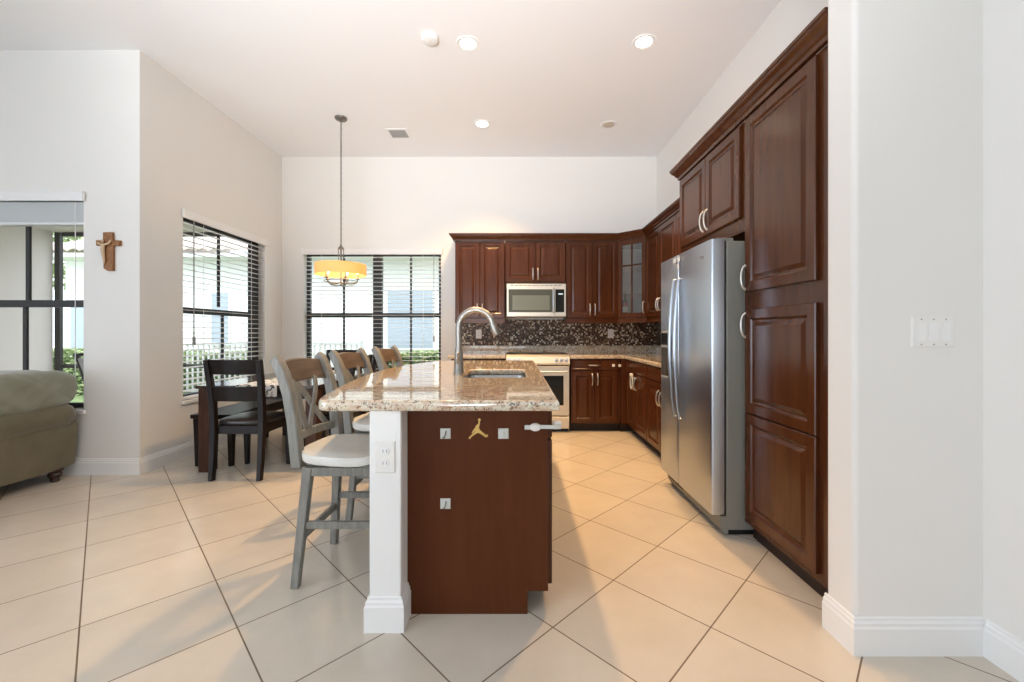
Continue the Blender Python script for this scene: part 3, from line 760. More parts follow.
b = B(); lathe(b, [(0, .7115), (.045, .7115), (.045, .7145), (.03, .716), (0, .7135)], ((SX0 + SX1) / 2, (SY0 + SY1) / 2, 0), 20); obj('drain', b, M['pewter'], t, smooth=True)
# faucet
fxx, fyy = -.385, 2.74
t = thing('faucet', 'tall brushed nickel gooseneck faucet beside the island sink', 'faucet', (fxx, fyy, ZT1))
b = B(); lathe(b, [(0, .932), (.035, .932), (.035, .94), (.032, .945), (.031, .99), (.027, 1.06), (.0235, 1.10), (0, 1.10)], (fxx, fyy, 0), 20); obj('base', b, M['faucet'], t, smooth=True)
b = B(); pts = [(fxx, fyy, 1.06 + k * .03) for k in range(7)]
cxr, rr = .113, .113
for k in range(1, 13):
    a = PI - k * PI / 12 * .93
    pts.append((fxx + cxr + rr * math.cos(a), fyy, 1.24 + rr * math.sin(a)))
tube(b, pts, .0205, 14); obj('neck', b, M['faucet'], t, smooth=True)
e = Vector(pts[-1]); dd = (Vector(pts[-1]) - Vector(pts[-2])).normalized()
b = B(); tube(b, [e - dd * .01, e + dd * .012, e + dd * .02, e + dd * .075, e + dd * .085], [.021, .0225, .024, .025, .021], 14); obj('spray_head', b, M['faucet'], t, smooth=True)
b = B(); tube(b, [(fxx, fyy - .02, 1.00), (fxx, fyy - .045, 1.005)], .013, 10); tube(b, [(fxx, fyy - .04, 1.005), (fxx + .004, fyy - .06, 1.03), (fxx + .01, fyy - .085, 1.075)], [.009, .008, .006], 8); obj('lever', b, M['faucet'], t, smooth=True)

# things on the island end
outlet('white outlet on the white island pillar', (-.531, 1.675, .70), UX, NF, .08, .128)
def hook(label, x, z, hooked=True):
    t = thing('adhesive_hook', label, 'hook', (x, PY, z))
    b = B(); panel(b, (x, PY, z), UX, NF, -.022, .022, -.022, .022, [(0, -.0008), (0, .003), (.003, .005)]); obj('backplate', b, M['clear_plastic'], t)
    if hooked:
        b = B(); tube(b, [(x + .003, PY - .005, z + .012), (x + .002, PY - .012, z + .002), (x - .001, PY - .014, z - .010), (x - .004, PY - .02, z - .016), (x - .006, PY - .026, z - .010)], .0028, 8); obj('hook', b, M['pewter'], t, smooth=True)
    else:
        b = B(); box(b, x - .004, x + .004, PY - .012, PY - .005, z - .018, z + .006); obj('clip', b, M['clear_plastic'], t, bevel=.002)
hook('square hook left of the gold emblem on the island panel', -.305, .771)
hook('square hook right of the gold emblem on the island panel', -.058, .771, False)
hook('square hook lower down alone in the middle of the island panel', -.305, .472)
# emblem: leaping figure
Z = [(383, 88), (394, 88), (392, 112), (387, 124), (389, 132), (384, 136), (390, 152), (402, 165), (425, 182), (440, 197), (451, 190), (459, 200), (451, 213), (436, 214), (414, 197), (386, 181), (372, 181), (346, 197), (326, 213), (318, 227), (303, 224), (308, 213), (334, 189), (351, 173), (357, 162), (346, 172), (335, 185), (328, 178), (344, 154), (357, 137), (362, 122), (370, 116), (380, 110)]
def zz(p): return ((430 + p[0] / 7.88 - 517) * PY / 415, 1.2 - (410 + p[1] / 7.88 - 333) * PY / 415)
sil = [zz(p) for p in Z]
ball = [zz((389 + 11 * math.cos(a), 77 + 11 * math.sin(a))) for a in [2 * PI * i / 14 for i in range(14)]]
fr = Matrix.Translation((0, PY - .0012, 0)) @ Matrix.Rotation(R(90), 4, 'X')
cen = (sum(p[0] for p in sil) / len(sil), PY, sum(p[1] for p in sil) / len(sil))
t = thing('wall_decal', 'small gold emblem of a leaping figure with a ball on the island panel', 'emblem', cen)
slab('figure', sil, [], 0, .002, M['gold'], t, bev=.0003, smooth=False, frame=fr)
slab('ball', ball, [], 0, .002, M['gold'], t, bev=.0003, smooth=False, frame=fr)
# strap lock round the island corner
t = thing('child_lock_strap', 'white child lock strap wrapped round the island corner', 'lock', (.11, PY, .80))
b = B(); box(b, .032, .062, PY - .006, PY, .788, .808); obj('tab', b, M['clear_plastic'], t, bevel=.004)
b = B(); k = 18; ring = lambda rx, rz, y: [Vector((.078 + rx * math.cos(2 * PI * i / k), y, .799 + rz * math.sin(2 * PI * i / k))) for i in range(k)]
loft(b, [ring(.024, .017, PY), ring(.024, .017, PY - .008), ring(.018, .012, PY - .012)]); obj('release_button', b, M['white_plastic'], t)
b = B(); pts = [(.09, PY - .006), (.13, PY - .008), (.16, PY - .010), (.176, PY - .004), (.181, PY + .014), (.178, PY + .06)]
sweep_profile(b, pts, [(0, .793), (.003, .793), (.003, .809), (0, .809)], 1); obj('strap', b, M['clear_plastic'], t)
b = B(); box(b, .156, .192, PY + .012, PY + .05, .785, .817); obj('pad', b, M['white_plastic'], t, bevel=.005)
# cabinet locks on the base cabinets
for x, lab in ((1.165, 'white child lock pad on the drawer right of the range'), (1.237, 'white child lock pad on the filler post beside the drawer')):
    yv = YC - .021 if x < 1.22 else 5.003
    b = B(); box(b, x - .016, x + .016, yv - .014, yv, .792, .822); tag(obj('child_lock', b, M['white_plastic'], None, bevel=.004), lab, 'lock')
t = thing('child_lock', 'white loop lock hung over the handles of the right corner base cabinet', 'lock', (XB, 4.58, .66))
b = B(); pts = []
for k in range(25):
    a = 2 * PI * k / 24; pts.append((XB - .062, 4.58 + .045 * math.cos(a), .66 + .075 * math.sin(a)))
tube(b, pts, .0075, 8); obj('loop', b, M['clear_plastic'], t, smooth=True)
b = B(); box(b, XB - .075, XB - .050, 4.55, 4.61, .72, .755); obj('catch', b, M['white_plastic'], t, bevel=.005)

# ------------------------------------------------------------------ counter stools
def make_stool():
    r = thing('counter_stool', '', 'stool', (0, 0, 0), 'counter stools along the island')
    G = M['stool_grey']
    up = []
    # seat: saddle shaped, faces +X
    b = B(); n = 18; rings = []
    def outline_r(s, dz, sc):
        pts = []
        for k in range(n * 2):
            a = 2 * PI * k / (2 * n); cx, sy = math.cos(a), math.sin(a)
            e = .46
            x = .215 * math.copysign(abs(cx) ** e, cx) * sc; y = .228 * math.copysign(abs(sy) ** e, sy) * sc
            y *= 1 - .08 * (x < 0) * abs(x) / .215
            wave = .010 * math.cos(2 * a)
            pts.append(Vector((x, y, dz + (wave if s else 0))))
        return pts
    loft(b, [outline_r(1, .580, .93), outline_r(1, .586, .985), outline_r(1, .612, 1.0), outline_r(1, .625, .985), outline_r(0, .625, .80), outline_r(0, .618, .5), outline_r(0, .616, .2)])
    up.append(obj('seat', b, M['stool_seat'], r, smooth=True))
    b = B(); box(b, -.17, .17, -.17, .17, .556, .578); up.append(obj('swivel_plate', b, G, r, bevel=.004))
    # back posts
    def post(y):
        P = [(-.205, y, .545), (-.212, y, .62), (-.225, y, .75), (-.252, y, .90), (-.285, y, 1.0), (-.318, y, 1.062), (-.335, y, 1.078)]
        b = B(); sweepbar(b, P, [.042, .044, .046, .048, .050, .048, .034], [.054, .054, .052, .050, .048, .046, .04], (1, 0, 0))
        return b
    for y in (-.174, .174): up.append(obj('back_post', post(y), G, r, bevel=.006))
    def curve(z0, z1, dz=0, th=.022):
        b = B(); rings = []
        for k in range(9):
            s = -1 + k / 4; y = .16 * s; bow = -.028 * (1 - s * s)
            def xz(z):
                if z < .9: x = -.205 - (z - .5) * .1
                else: x = -.25 - (z - .9) * .42
                return x + bow
            rings.append([Vector((xz(z0) - th / 2, y, z0 - dz * s * s)), Vector((xz(z0) + th / 2, y, z0 - dz * s * s)), Vector((xz(z1) + th / 2, y, z1 - dz * s * s)), Vector((xz(z1) - th / 2, y, z1 - dz * s * s))])
        return loft(b, rings)
    up.append(obj('top_rail', curve(.955, 1.065, .012, .026), M['stool_brown'], r, bevel=.006))
    up.append(obj('lower_rail', curve(.665, .705), G, r, bevel=.004))
    def sl(y0, y1, off):
        b = B(); P = []
        for k in range(7):
            s = k / 6; z = .70 + s * .265; y = y0 + (y1 - y0) * s
            x = -.205 - (z - .5) * .1 if z < .9 else -.245 - (z - .9) * .42
            P.append((x - .025 * (1 - (y / .18) ** 2) + off, y, z))
        sweepbar(b, P, .030, .012, (1, 0, 0)); return obj('cross_slat', b, G, r, bevel=.003)
    up += [sl(-.055, -.12, .004), sl(.12, -.085, -.008), sl(-.03, .08, .004)]
    # leg frame
    b = B()
    for s in (-1, 1):
        bar(b, (-.165, s * .165, .535), (.165, s * .165, .535), .036, .042, up=(0, 0, 1)) ; bar(b, (s * .165, -.165, .535), (s * .165, .165, .535), .036, .042, up=(0, 0, 1))
    obj('seat_frame', b, G, r, bevel=.003)
    for sx in (-1, 1):
        for sy in (-1, 1):
            b = B(); bar(b, (sx * .165, sy * .165, .556), (sx * .207, sy * .207, 0), .044, .044, .036, .036, up=(0, 1, 0)); obj('leg', b, G, r, bevel=.004)
    for s in (-1, 1):
        b = B(); bar(b, (-.18, s * .184, .285), (.18, s * .184, .285), .022, .034, up=(0, 0, 1)); obj('stretcher', b, G, r, bevel=.003)
        b = B(); bar(b, (s * .190, -.18, .225), (s * .190, .18, .225), .022, .034, up=(0, 0, 1)); obj('stretcher', b, G, r, bevel=.003)
    return r, [c.name for c in up]
st, ups = make_stool()
spots = [(-.838, 2.165, -8, 'grey X-back counter stool nearest the camera, beside the white pillar'),
         (-.862, 2.845, -8, 'grey X-back counter stool in the middle of the island row'),
         (-.815, 3.51, -8, 'grey X-back counter stool at the far end of the island, nearest the back window')]
stools = [st] + [copy_tree(st) for _ in spots[1:]]
for o, (x, y, a, lab) in zip(stools, spots):
    o.location = (x, y, 0); o['label'] = lab
    for c in o.children:                               # the seat and back swivel on the leg frame
        if c.name.split('.')[0] in ('seat', 'swivel_plate', 'back_post', 'top_rail', 'lower_rail', 'cross_slat'): c.rotation_euler.z = R(a)

# ------------------------------------------------------------------ dining set
E = M['espresso']
def make_chair():
    r = thing('dining_chair', '', 'chair', (0, 0, 0), 'dark dining chairs')
    for s in (-1, 1):
        b = B(); P = [(s * .195, -.235, 0), (s * .195, -.215, .2), (s * .197, -.205, .42), (s * .20, -.212, .60), (s * .206, -.235, .80), (s * .212, -.268, .985)]
        sweepbar(b, P, [.034, .042, .046, .046, .044, .040], [.046, .048, .05, .046, .042, .036], (0, 1, 0)); obj('back_leg', b, E, r, bevel=.004)
        b = B(); bar(b, (s * .19, .20, .42), (s * .19, .205, 0), .050, .050, .032, .032, up=(0, 1, 0)); obj('front_leg', b, E, r, bevel=.004)
    def rail(z0, z1, y0, y1, m):
        b = B(); rings = []
        for k in range(7):
            q = -1 + k / 3; x = .19 * q; bow = -.022 * (1 - q * q)
            rings.append([Vector((x, y0 + bow - .011, z0)), Vector((x, y0 + bow + .011, z0)), Vector((x, y1 + bow + .011, z1)), Vector((x, y1 + bow - .011, z1))])
        loft(b, rings); return obj('back_rail', b, m, r, bevel=.004)
    rail(.865, .985, -.245, -.265, E); rail(.645, .765, -.218, -.232, E)
    b = B(); box(b, -.20, .20, -.20, -.175, .37, .44); box(b, -.20, .20, .19, .215, .37, .44); box(b, -.205, -.18, -.2, .2, .37, .44); box(b, .18, .205, -.2, .2, .37, .44); obj('apron', b, E, r, bevel=.003)
    b = B(); pillow(b, (0, .01, .462), (.43, .44, .056), 8, .6); obj('seat_cushion', b, M['leather'], r, smooth=True)
    return r
ch = make_chair()
cs = [(-2.285, 3.605, 0, 'dark wooden dining chair at the near end of the table'),
      (-2.19, 5.02, 180, 'dark dining chair at the far end of the table, below the back window'),
      (-1.73, 4.52, 90, 'dark dining chair on the right table side, behind the middle stool'),
      (-1.73, 3.95, 90, 'dark dining chair on the right table side, behind the nearest stool')]
chairs = [ch] + [copy_tree(ch) for _ in cs[1:]]
for o, (x, y, a, lab) in zip(chairs, cs): o.location = (x, y, 0); o.rotation_euler.z = R(a); o['label'] = lab
t = thing('dining_table', 'dark rectangular dining table beside the left window', 'table', (-2.23, 4.25, 0))
tx0, tx1, ty0, ty1 = -2.745, -1.715, 3.555, 4.95
b = B(); box(b, tx0 - .005, tx1 + .005, ty0 - .01, ty1 + .01, .722, .75); obj('tabletop', b, M['table_top'], t, bevel=.004)
b = B(); box(b, tx0 + .03, tx1 - .03, ty0 + .03, ty0 + .055, .63, .722); box(b, tx0 + .03, tx1 - .03, ty1 - .055, ty1 - .03, .63, .722); box(b, tx0 + .03, tx0 + .055, ty0 + .055, ty1 - .055, .63, .722); box(b, tx1 - .055, tx1 - .03, ty0 + .055, ty1 - .055, .63, .722); obj('apron', b, E, t)
for x in (tx0 + .005, tx1 - .105):
    for y in (ty0 + .01, ty1 - .11):
        b = B(); box(b, x, x + .10, y, y + .10, 0, .722); obj('leg', b, M['espresso_brown'], t, bevel=.006)
# runner
b = B(); P = [(ty0 - .013, .655), (ty0 - .013, .745), (ty0 - .011, .752), (ty0 - .006, .7535), (ty1 + .006, .7535), (ty1 + .013, .745), (ty1 + .013, .65)]
loft(b, [[Vector((x, y, z)) for y, z in P] + [Vector((x, y + (.002 if i > 3 else -.002) * (1 if abs(z - .7535) > 1e-4 else 0), z + (.002 if z > .75 else 0))) for i, (y, z) in reversed(list(enumerate(P)))] for x in (-2.40, -2.05)])
tag(obj('table_runner', b, M['runner'], None), 'white table runner with dark pattern hanging over the dining table end', 'runner')
t = thing('dining_bench', 'dark wooden bench tucked between the dining table and the left window', 'bench', (-2.72, 4.25, 0))
b = B(); box(b, -2.92, -2.54, 3.705, 4.83, .435, .47); obj('seat', b, E, t, bevel=.004)
b = B(); box(b, -2.885, -2.86, 3.75, 4.78, .37, .435); box(b, -2.60, -2.575, 3.75, 4.78, .37, .435); obj('apron', b, E, t)
for x in (-2.88, -2.58):
    for y in (3.75, 4.77):
        b = B(); bar(b, (x, y, .435), (x, y, 0), .056, .056, .036, .036); obj('leg', b, E, t, bevel=.004)

# ------------------------------------------------------------------ pendant
px_, py_ = -1.964, 4.63
t = thing('pendant_light', 'pendant with amber drum shade hanging over the dining table', 'lamp', (px_, py_, ZC))
PW = M['pewter']; c = (px_, py_, 0)
b = B(); lathe(b, [(0, ZC), (.066, ZC), (.066, ZC - .008), (.058, ZC - .022), (.02, ZC - .03), (.01, ZC - .045), (0, ZC - .045)], c, 24); obj('canopy', b, PW, t, smooth=True)
b = B(); z = ZC - .045; k = 0
while z > 2.19:
    ring = []
    for i in range(9):
        a = 2 * PI * i / 8; rx, rz = .0085, .019
        q = (rx * math.cos(a), rz * math.sin(a))
        ring.append((px_ + (q[0] if k % 2 == 0 else 0), py_ + (0 if k % 2 == 0 else q[0]), z - .019 + q[1]))
    tube(b, ring, .0028, 5); z -= .031; k += 1
obj('chain', b, PW, t)
b = B(); tube(b, [(px_ + .003, py_ + .003, ZC - .04), (px_ + .003, py_ + .003, 2.17)], .002, 5); obj('cord', b, M['black'], t)
b = B(); lathe(b, [(0, 2.195), (.008, 2.19), (.012, 2.17), (.032, 2.145), (.034, 2.135), (.01, 2.13), (.008, 2.0), (.008, 1.745), (.014, 1.735), (0, 1.72)], c, 16)
for a in range(4):
    x = px_ + .027 * math.cos(a * PI / 2 + .4); y = py_ + .027 * math.sin(a * PI / 2 + .4); tube(b, [(x, y, 2.14), (x, y, 2.0)], .0045, 6)
obj('stem', b, PW, t, smooth=True)
b = B(); z0, z1, r0 = 1.844, 1.965, .268
n = 48; rings = []
for rr, zq in ((r0, z0), (r0, z1), (r0 - .004, z1), (r0 - .004, z0)): rings.append([Vector((px_ + rr * math.cos(2 * PI * i / n), py_ + rr * math.sin(2 * PI * i / n), zq)) for i in range(n)])
loft(b, rings + [rings[0]], cap=False); bmesh.ops.remove_doubles(b, verts=b.verts, dist=1e-5); sh = obj('drum_shade', b, M['shade'], t, smooth=True)
b = B()
for a in range(4): tube(b, [(px_, py_, 1.957), (px_ + (r0 - .004) * math.cos(a * PI / 2), py_ + (r0 - .004) * math.sin(a * PI / 2), 1.957)], .003, 6)
obj('shade_spider', b, PW, sh)
NB = 5
for i in range(NB):
    a = 2 * PI * i / NB + .35; ca, sa = math.cos(a), math.sin(a)
    pt = lambda r, z: (px_ + r * ca, py_ + r * sa, z)
    b = B(); tube(b, [pt(.006, 1.7650), pt(.05, 1.7500), pt(.10, 1.7480), pt(.145, 1.7600), pt(.17, 1.7800), pt(.174, 1.8000)], .0052, 8)
    tube(b, [pt(.0, 1.7300), pt(.06, 1.7230), pt(.12, 1.7350), pt(.165, 1.7650)], .0035, 6)
    lathe(b, [(0, 1.7970), (.02, 1.7990), (.022, 1.8070), (0, 1.8070)], (px_ + .174 * ca, py_ + .174 * sa, 0), 12); ar = obj('arm', b, PW, t, smooth=True)
    b = B(); lathe(b, [(0, 1.8070), (.0105, 1.8070), (.0105, 1.8650), (0, 1.8650)], (px_ + .174 * ca, py_ + .174 * sa, 0), 10); obj('candle_sleeve', b, M['bone'], ar, smooth=True)
    b = B(); lathe(b, [(0, 1.8650), (.008, 1.8670), (.016, 1.8900), (.013, 1.9150), (.003, 1.9400), (0, 1.9410)], (px_ + .174 * ca, py_ + .174 * sa, 0), 12); obj('bulb', b, M['bulb'], ar, smooth=True)
b = B()
for k in range(1): 
    pts = [(px_ + .174 * math.cos(2 * PI * i / 36), py_ + .174 * math.sin(2 * PI * i / 36), 1.7770) for i in range(37)]; tube(b, pts, .004, 6)
obj('ring', b, PW, t, smooth=True)
lamp('pendant_glow', 'POINT', (px_, py_, 1.93), (0, 0, 0), 5, (1, .72, .42), shadow_soft_size=.06)

# ------------------------------------------------------------------ ceiling fittings
cans = [(-.407, 3.44, True, 'lit recessed ceiling light above the near end of the island'), (1.047, 3.42, True, 'lit recessed ceiling light in front of the refrigerator, at the right'),
        (-.40, 4.76, True, 'lit recessed ceiling light nearest the back wall'), (1.06, 4.78, False, 'unlit recessed ceiling light above the right kitchen corner')]
for x, y, on, lab in cans:
    t = thing('downlight', lab, 'ceiling light', (x, y, ZC), 'recessed kitchen ceiling lights')
    b = B(); rings = []
    prof = [(.095, ZC - .001), (.093, ZC - .008), (.072, ZC - .006), (.062, ZC - .0015)]
    for rr, zq in prof: rings.append([Vector((x + rr * math.cos(2 * PI * i / 28), y + rr * math.sin(2 * PI * i / 28), zq)) for i in range(28)])
    loft(b, rings, cap=False); obj('trim_ring', b, M['trim'], t, smooth=True)
    b = B(); lathe(b, [(0, ZC - .006), (.064, ZC - .004), (.068, ZC - .0015), (0, ZC - .0012)], (x, y, 0), 24); obj('lens', b, M['can_lit'] if on else M['can_off'], t, smooth=True)
    if on:
        lamp('downlight_beam', 'SPOT', (x, y, ZC - .02), (0, 0, 0), 260, (1, .58, .22), spot_size=R(104), spot_blend=.8, shadow_soft_size=.06)
t = thing('smoke_detector', 'white round smoke detector on the ceiling beside a lit downlight', 'smoke detector', (-.705, 3.365, ZC))
b = B(); lathe(b, [(0, ZC), (.068, ZC), (.068, ZC - .012), (.06, ZC - .034), (.05, ZC - .038), (0, ZC - .038)], (-.705, 3.365, 0), 28); obj('housing', b, M['trim'], t, smooth=True)
b = B(); lathe(b, [(0, ZC - .037), (.014, ZC - .037), (.014, ZC - .040), (0, ZC - .040)], (-.705, 3.365, 0), 14); obj('sensor', b, M['white_plastic'], t, smooth=True)
t = thing('ceiling_vent', 'square grey louvred air vent on the ceiling near the pendant', 'vent', (-1.42, 4.98, ZC))
vx0, vx1, vy0, vy1 = -1.545, -1.295, 4.865, 5.105
b = B(); box(b, vx0, vx1, vy0, vy0 + .025, ZC - .01, ZC); box(b, vx0, vx1, vy1 - .025, vy1, ZC - .01, ZC); box(b, vx0, vx0 + .025, vy0 + .025, vy1 - .025, ZC - .01, ZC); box(b, vx1 - .025, vx1, vy0 + .025, vy1 - .025, ZC - .01, ZC); obj('frame', b, M['trim'], t)
b = B(); box(b, vx0 + .025, vx1 - .025, vy0 + .025, vy1 - .025, ZC - .003, ZC); obj('duct', b, M['mid_grey'], t)
b = B()
for i in range(7):
    y = vy0 + .035 + i * .0265; loft(b, [[Vector((x, y, ZC - .003)), Vector((x, y + .003, ZC - .003)), Vector((x, y + .014, ZC - .012)), Vector((x, y + .011, ZC - .012))] for x in (vx0 + .025, vx1 - .025)])
obj('louvre', b, M['mid_grey'], t)

# ------------------------------------------------------------------ wall fittings
cx, cz = -3.452, 1.895
t = thing('crucifix', 'small wooden crucifix hanging on the wall right of the sofa window', 'crucifix', (cx, YF, cz))
b = B()
v = [(cx - .040, 2.05), (cx + .040, 2.052), (cx + .040, 1.985), (cx + .103, 1.982), (cx + .101, 1.935), (cx + .043, 1.935), (cx + .045, 1.725), (cx + .0, 1.724), (cx - .036, 1.745), (cx - .036, 1.938), (cx - .098, 1.936), (cx - .1, 1.983), (cx - .04, 1.984)]
loft(b, [[Vector((x, y, z)) for x, z in v] for y in (YF - .022, YF)]); obj('cross', b, M['walnut'], t, bevel=.003)
b = B(); xf = cx - .022
tube(b, [(cx - .075, YF - .03, 1.957), (xf - .01, YF - .033, 1.938), (cx + .02, YF - .033, 1.952), (cx + .035, YF - .03, 1.978)], [.006, .009, .009, .006], 8)
tube(b, [(xf, YF - .035, 1.95), (xf - .004, YF - .037, 1.90), (xf - .002, YF - .036, 1.865), (xf + .004, YF - .034, 1.82), (xf + .002, YF - .03, 1.785)], [.012, .016, .013, .010, .006], 10)
lathe(b, [(0, -.014), (.009, -.010), (.012, 0), (.009, .010), (0, .014)], (xf - .006, YF - .036, 1.972), 10); obj('figure', b, M['bone'], t, smooth=True)
# three-gang switch
t = thing('light_switch', 'white three-gang rocker switch plate on the right end wall', 'switch', (1.555, YN, 1.204))
cs_ = (1.555, YN, 1.204)
b = B(); panel(b, cs_, UX, NF, -.0795, .0795, -.057, .057, [(0, 0), (0, .004), (.004, .0065)]); pl = obj('cover_plate', b, M['white_plastic'], t)
for i in (-1, 0, 1):
    b = B(); O = Vector(cs_) + Vector((i * .046, 0, 0)); s = 1 if i == 0 else -1
    loft(b, [[O + Vector((x, -.006, -.033)), O + Vector((x, -.006, .033)), O + Vector((x, -.0075 - .002 * (s < 0), .033)), O + Vector((x, -.0085, 0)), O + Vector((x, -.0075 - .003 * (s > 0), -.033))] for x in (-.016, .016)]); obj('rocker', b, M['trim'], t)
    for zq in (-.047, .047):
        b = B(); lathe(b, [(0, -.0062), (.003, -.0062), (.003, -.0074), (0, -.0078)], (O.x, YN, O.z + zq), 8, 'y'); obj('screw', b, M['mid_grey'], pl)

# ------------------------------------------------------------------ sofa (its back is turned to the room)
t = thing('sofa', 'olive green sofa with plump back cushions under the left window', 'sofa', (-4.2, 2.6, 0))
OL, SG = M['olive'], M['sage']
sy0, sy1 = 1.72, 3.47
b = B()
rings = []
for y in [sy0 + (sy1 - sy0) * k / 10 for k in range(11)]:
    e = .012 if (y == sy0 or abs(y - sy1) < 1e-6) else 0
    rings.append([Vector((x, y, z)) for x, z in ((-3.80 - e, .10 + e), (-3.735 - e, .10 + e), (-3.722 - e, .20), (-3.712 - e, .32), (-3.705 - e, .44), (-3.74 - e, .50), (-3.86, .50), (-3.88, .1 + e))])
loft(b, rings); obj('back_panel', b, OL, t, smooth=True)
b = B(); pts = []; rad = []
for k in range(15):
    s = k / 14; y = sy0 + .005 + (sy1 - sy0 + .0) * s
    pts.append((-3.775 + .004 * math.sin(13 * s), y, .525 + .006 * math.sin(7 * s + 1))); rad.append(.112 + .004 * math.sin(21 * s) if .02 < s < .98 else .085)
tube(b, pts, rad, 20); obj('back_roll', b, OL, t, smooth=True, sub=1)
b = B(); box(b, -4.62, -3.84, sy0 + .02, sy1 - .02, .10, .34); obj('seat_base', b, OL, t, bevel=.03, seg=3)
for k, (ya, yb) in enumerate(((sy0 + .22, 2.59), (2.60, sy1 - .22))):
    b = B(); pillow(b, (-4.28, (ya + yb) / 2, .41), (.72, yb - ya, .2), 9, .6, .004, k); obj('seat_cushion', b, SG, t, smooth=True)
for k, (ya, yb) in enumerate(((sy0 + .03, 2.585), (2.60, sy1 + .042))):
    b = B(); pillow(b, (-3.865, (ya + yb) / 2, .745), (.36, yb - ya, .30), 26, 1.0, .034, k + 5); obj('back_cushion', b, SG, t, smooth=True, sub=1)
for y0_ in (sy0, sy1 - .2):
    b = B(); box(b, -4.6, -3.82, y0_ + .02, y0_ + .18, .1, .5); pts = [(-4.62, y0_ + .1, .52), (-4.6, y0_ + .1, .52), (-3.9, y0_ + .1, .52)]; tube(b, pts, [.09, .105, .105], 18); obj('arm', b, OL, t, smooth=True)
for x in (-3.775, -4.56):
    for y in (sy0 + .12, sy1 - .12):
        b = B(); lathe(b, [(0, 0), (.024, 0), (.03, .008), (.03, .02), (.024, .028), (.04, .045), (.046, .06), (.036, .078), (.05, .088), (.05, .104), (0, .104)], (x, y, 0), 18); obj('foot', b, M['dark_foot'], t, smooth=True)

for c_ in t.children: c_.location.x += .045

# ------------------------------------------------------------------ outdoors
b = B(); box(b, -7.2, XL - .15, YF + .15, 6.5, -.10, -.02); struct('floor_lanai', b, M['patio'])
b = B(); box(b, -40, 14, 3.0, 40, -.30, -.12); struct('ground', b, M['grass'])
b = B(); box(b, -7.2, XL - .15, YF + .15, 6.32, 2.72, 2.85); struct('ceiling_lanai', b, M['stucco'])
b = B(); box(b, -7.2, -6.99, YF + .15, 6.25, -.1, 2.72); struct('wall_lanai', b, M['stucco'])
t = thing('lanai_screen_frame', 'dark aluminium screen frame along the open side of the lanai', 'screen frame', (-5.2, 6.28, -.02))
b = B(); box(b, -6.98, -6.90, 6.26, 6.31, -.02, 2.72); obj('post', b, M['bronze'], t)
b = B(); box(b, -3.45, -3.36, 6.24, 6.32, -.02, 2.72); obj('post', b, M['bronze'], t)
b = B(); box(b, -6.87, -3.45, 6.26, 6.30, .67, .73); obj('chair_rail', b, M['bronze'], t)
b = B(); box(b, -6.87, -3.45, 6.26, 6.30, -.02, .04); obj('sill_rail', b, M['bronze'], t)
b = B(); box(b, -6.87, -3.45, 6.26, 6.30, 2.66, 2.72); obj('head_rail', b, M['bronze'], t)
# patio chair
t = thing('patio_chair', 'dark framed patio chair with pale sling outside the sofa window', 'chair', (-4.13, 4.55, -.02))
BZ = M['bronze']; ox, oy = -4.13, 4.55
for s in (-1, 1):
    b = B(); tube(b, [(ox + s * .26, oy - .25, -.02), (ox + s * .26, oy - .22, .38), (ox + s * .26, oy - .30, .62), (ox + s * .26, oy - .40, .95), (ox + s * .24, oy - .44, .985)], .02, 8)
    tube(b, [(ox + s * .26, oy + .26, -.02), (ox + s * .26, oy + .24, .40), (ox + s * .26, oy + .1, .60), (ox + s * .26, oy - .28, .58)], .018, 8); tube(b, [(ox + s * .26, oy + .25, .38), (ox + s * .26, oy - .24, .36)], .016, 8); obj('side_frame', b, BZ, t, smooth=True)
b = B(); tube(b, [(ox - .25, oy - .44, .98), (ox, oy - .45, 1.0), (ox + .25, oy - .44, .98)], .018, 8); obj('top_bar', b, BZ, t, smooth=True)
b = B(); P = [(oy + .24, .395), (oy, .355), (oy - .2, .37), (oy - .25, .45), (oy - .31, .66), (oy - .41, .95)]
loft(b, [[Vector((x, y, z)) for y, z in P] + [Vector((x, y - .008, z - .008)) for y, z in reversed(P)] for x in (ox - .245, ox + .245)]); obj('sling', b, M['sling'], t)
# white picket railing
FX0, FX1, FY = -8.6, -3.1, 8.3
t = thing('picket_railing', 'white picket railing in the yard beyond the dining windows', 'railing', ((FX0 + FX1) / 2, FY, -.12))
b = B(); box(b, FX0, FX1, FY - .025, FY + .025, .955, 1.0); obj('top_rail', b, M['fence'], t)
b = B(); box(b, FX0, FX1, FY - .02, FY + .02, .02, .06); obj('bottom_rail', b, M['fence'], t)
b = B(); box(b, FX0 - .014, FX0 + .014, FY - .012, FY + .012, .04, .97); p0 = obj('picket', b, M['fence'], t)
N = int((FX1 - FX0) / .105)
for i in range(1, N + 1):
    c = p0.copy(); c.location.x = (FX1 - FX0) * i / N; COL.objects.link(c)
for x in (FX0, -6.8, -5.0, FX1):
    b = B(); box(b, x - .03, x + .03, FY - .03, FY + .03, -.13, 1.05); obj('post', b, M['fence'], t)
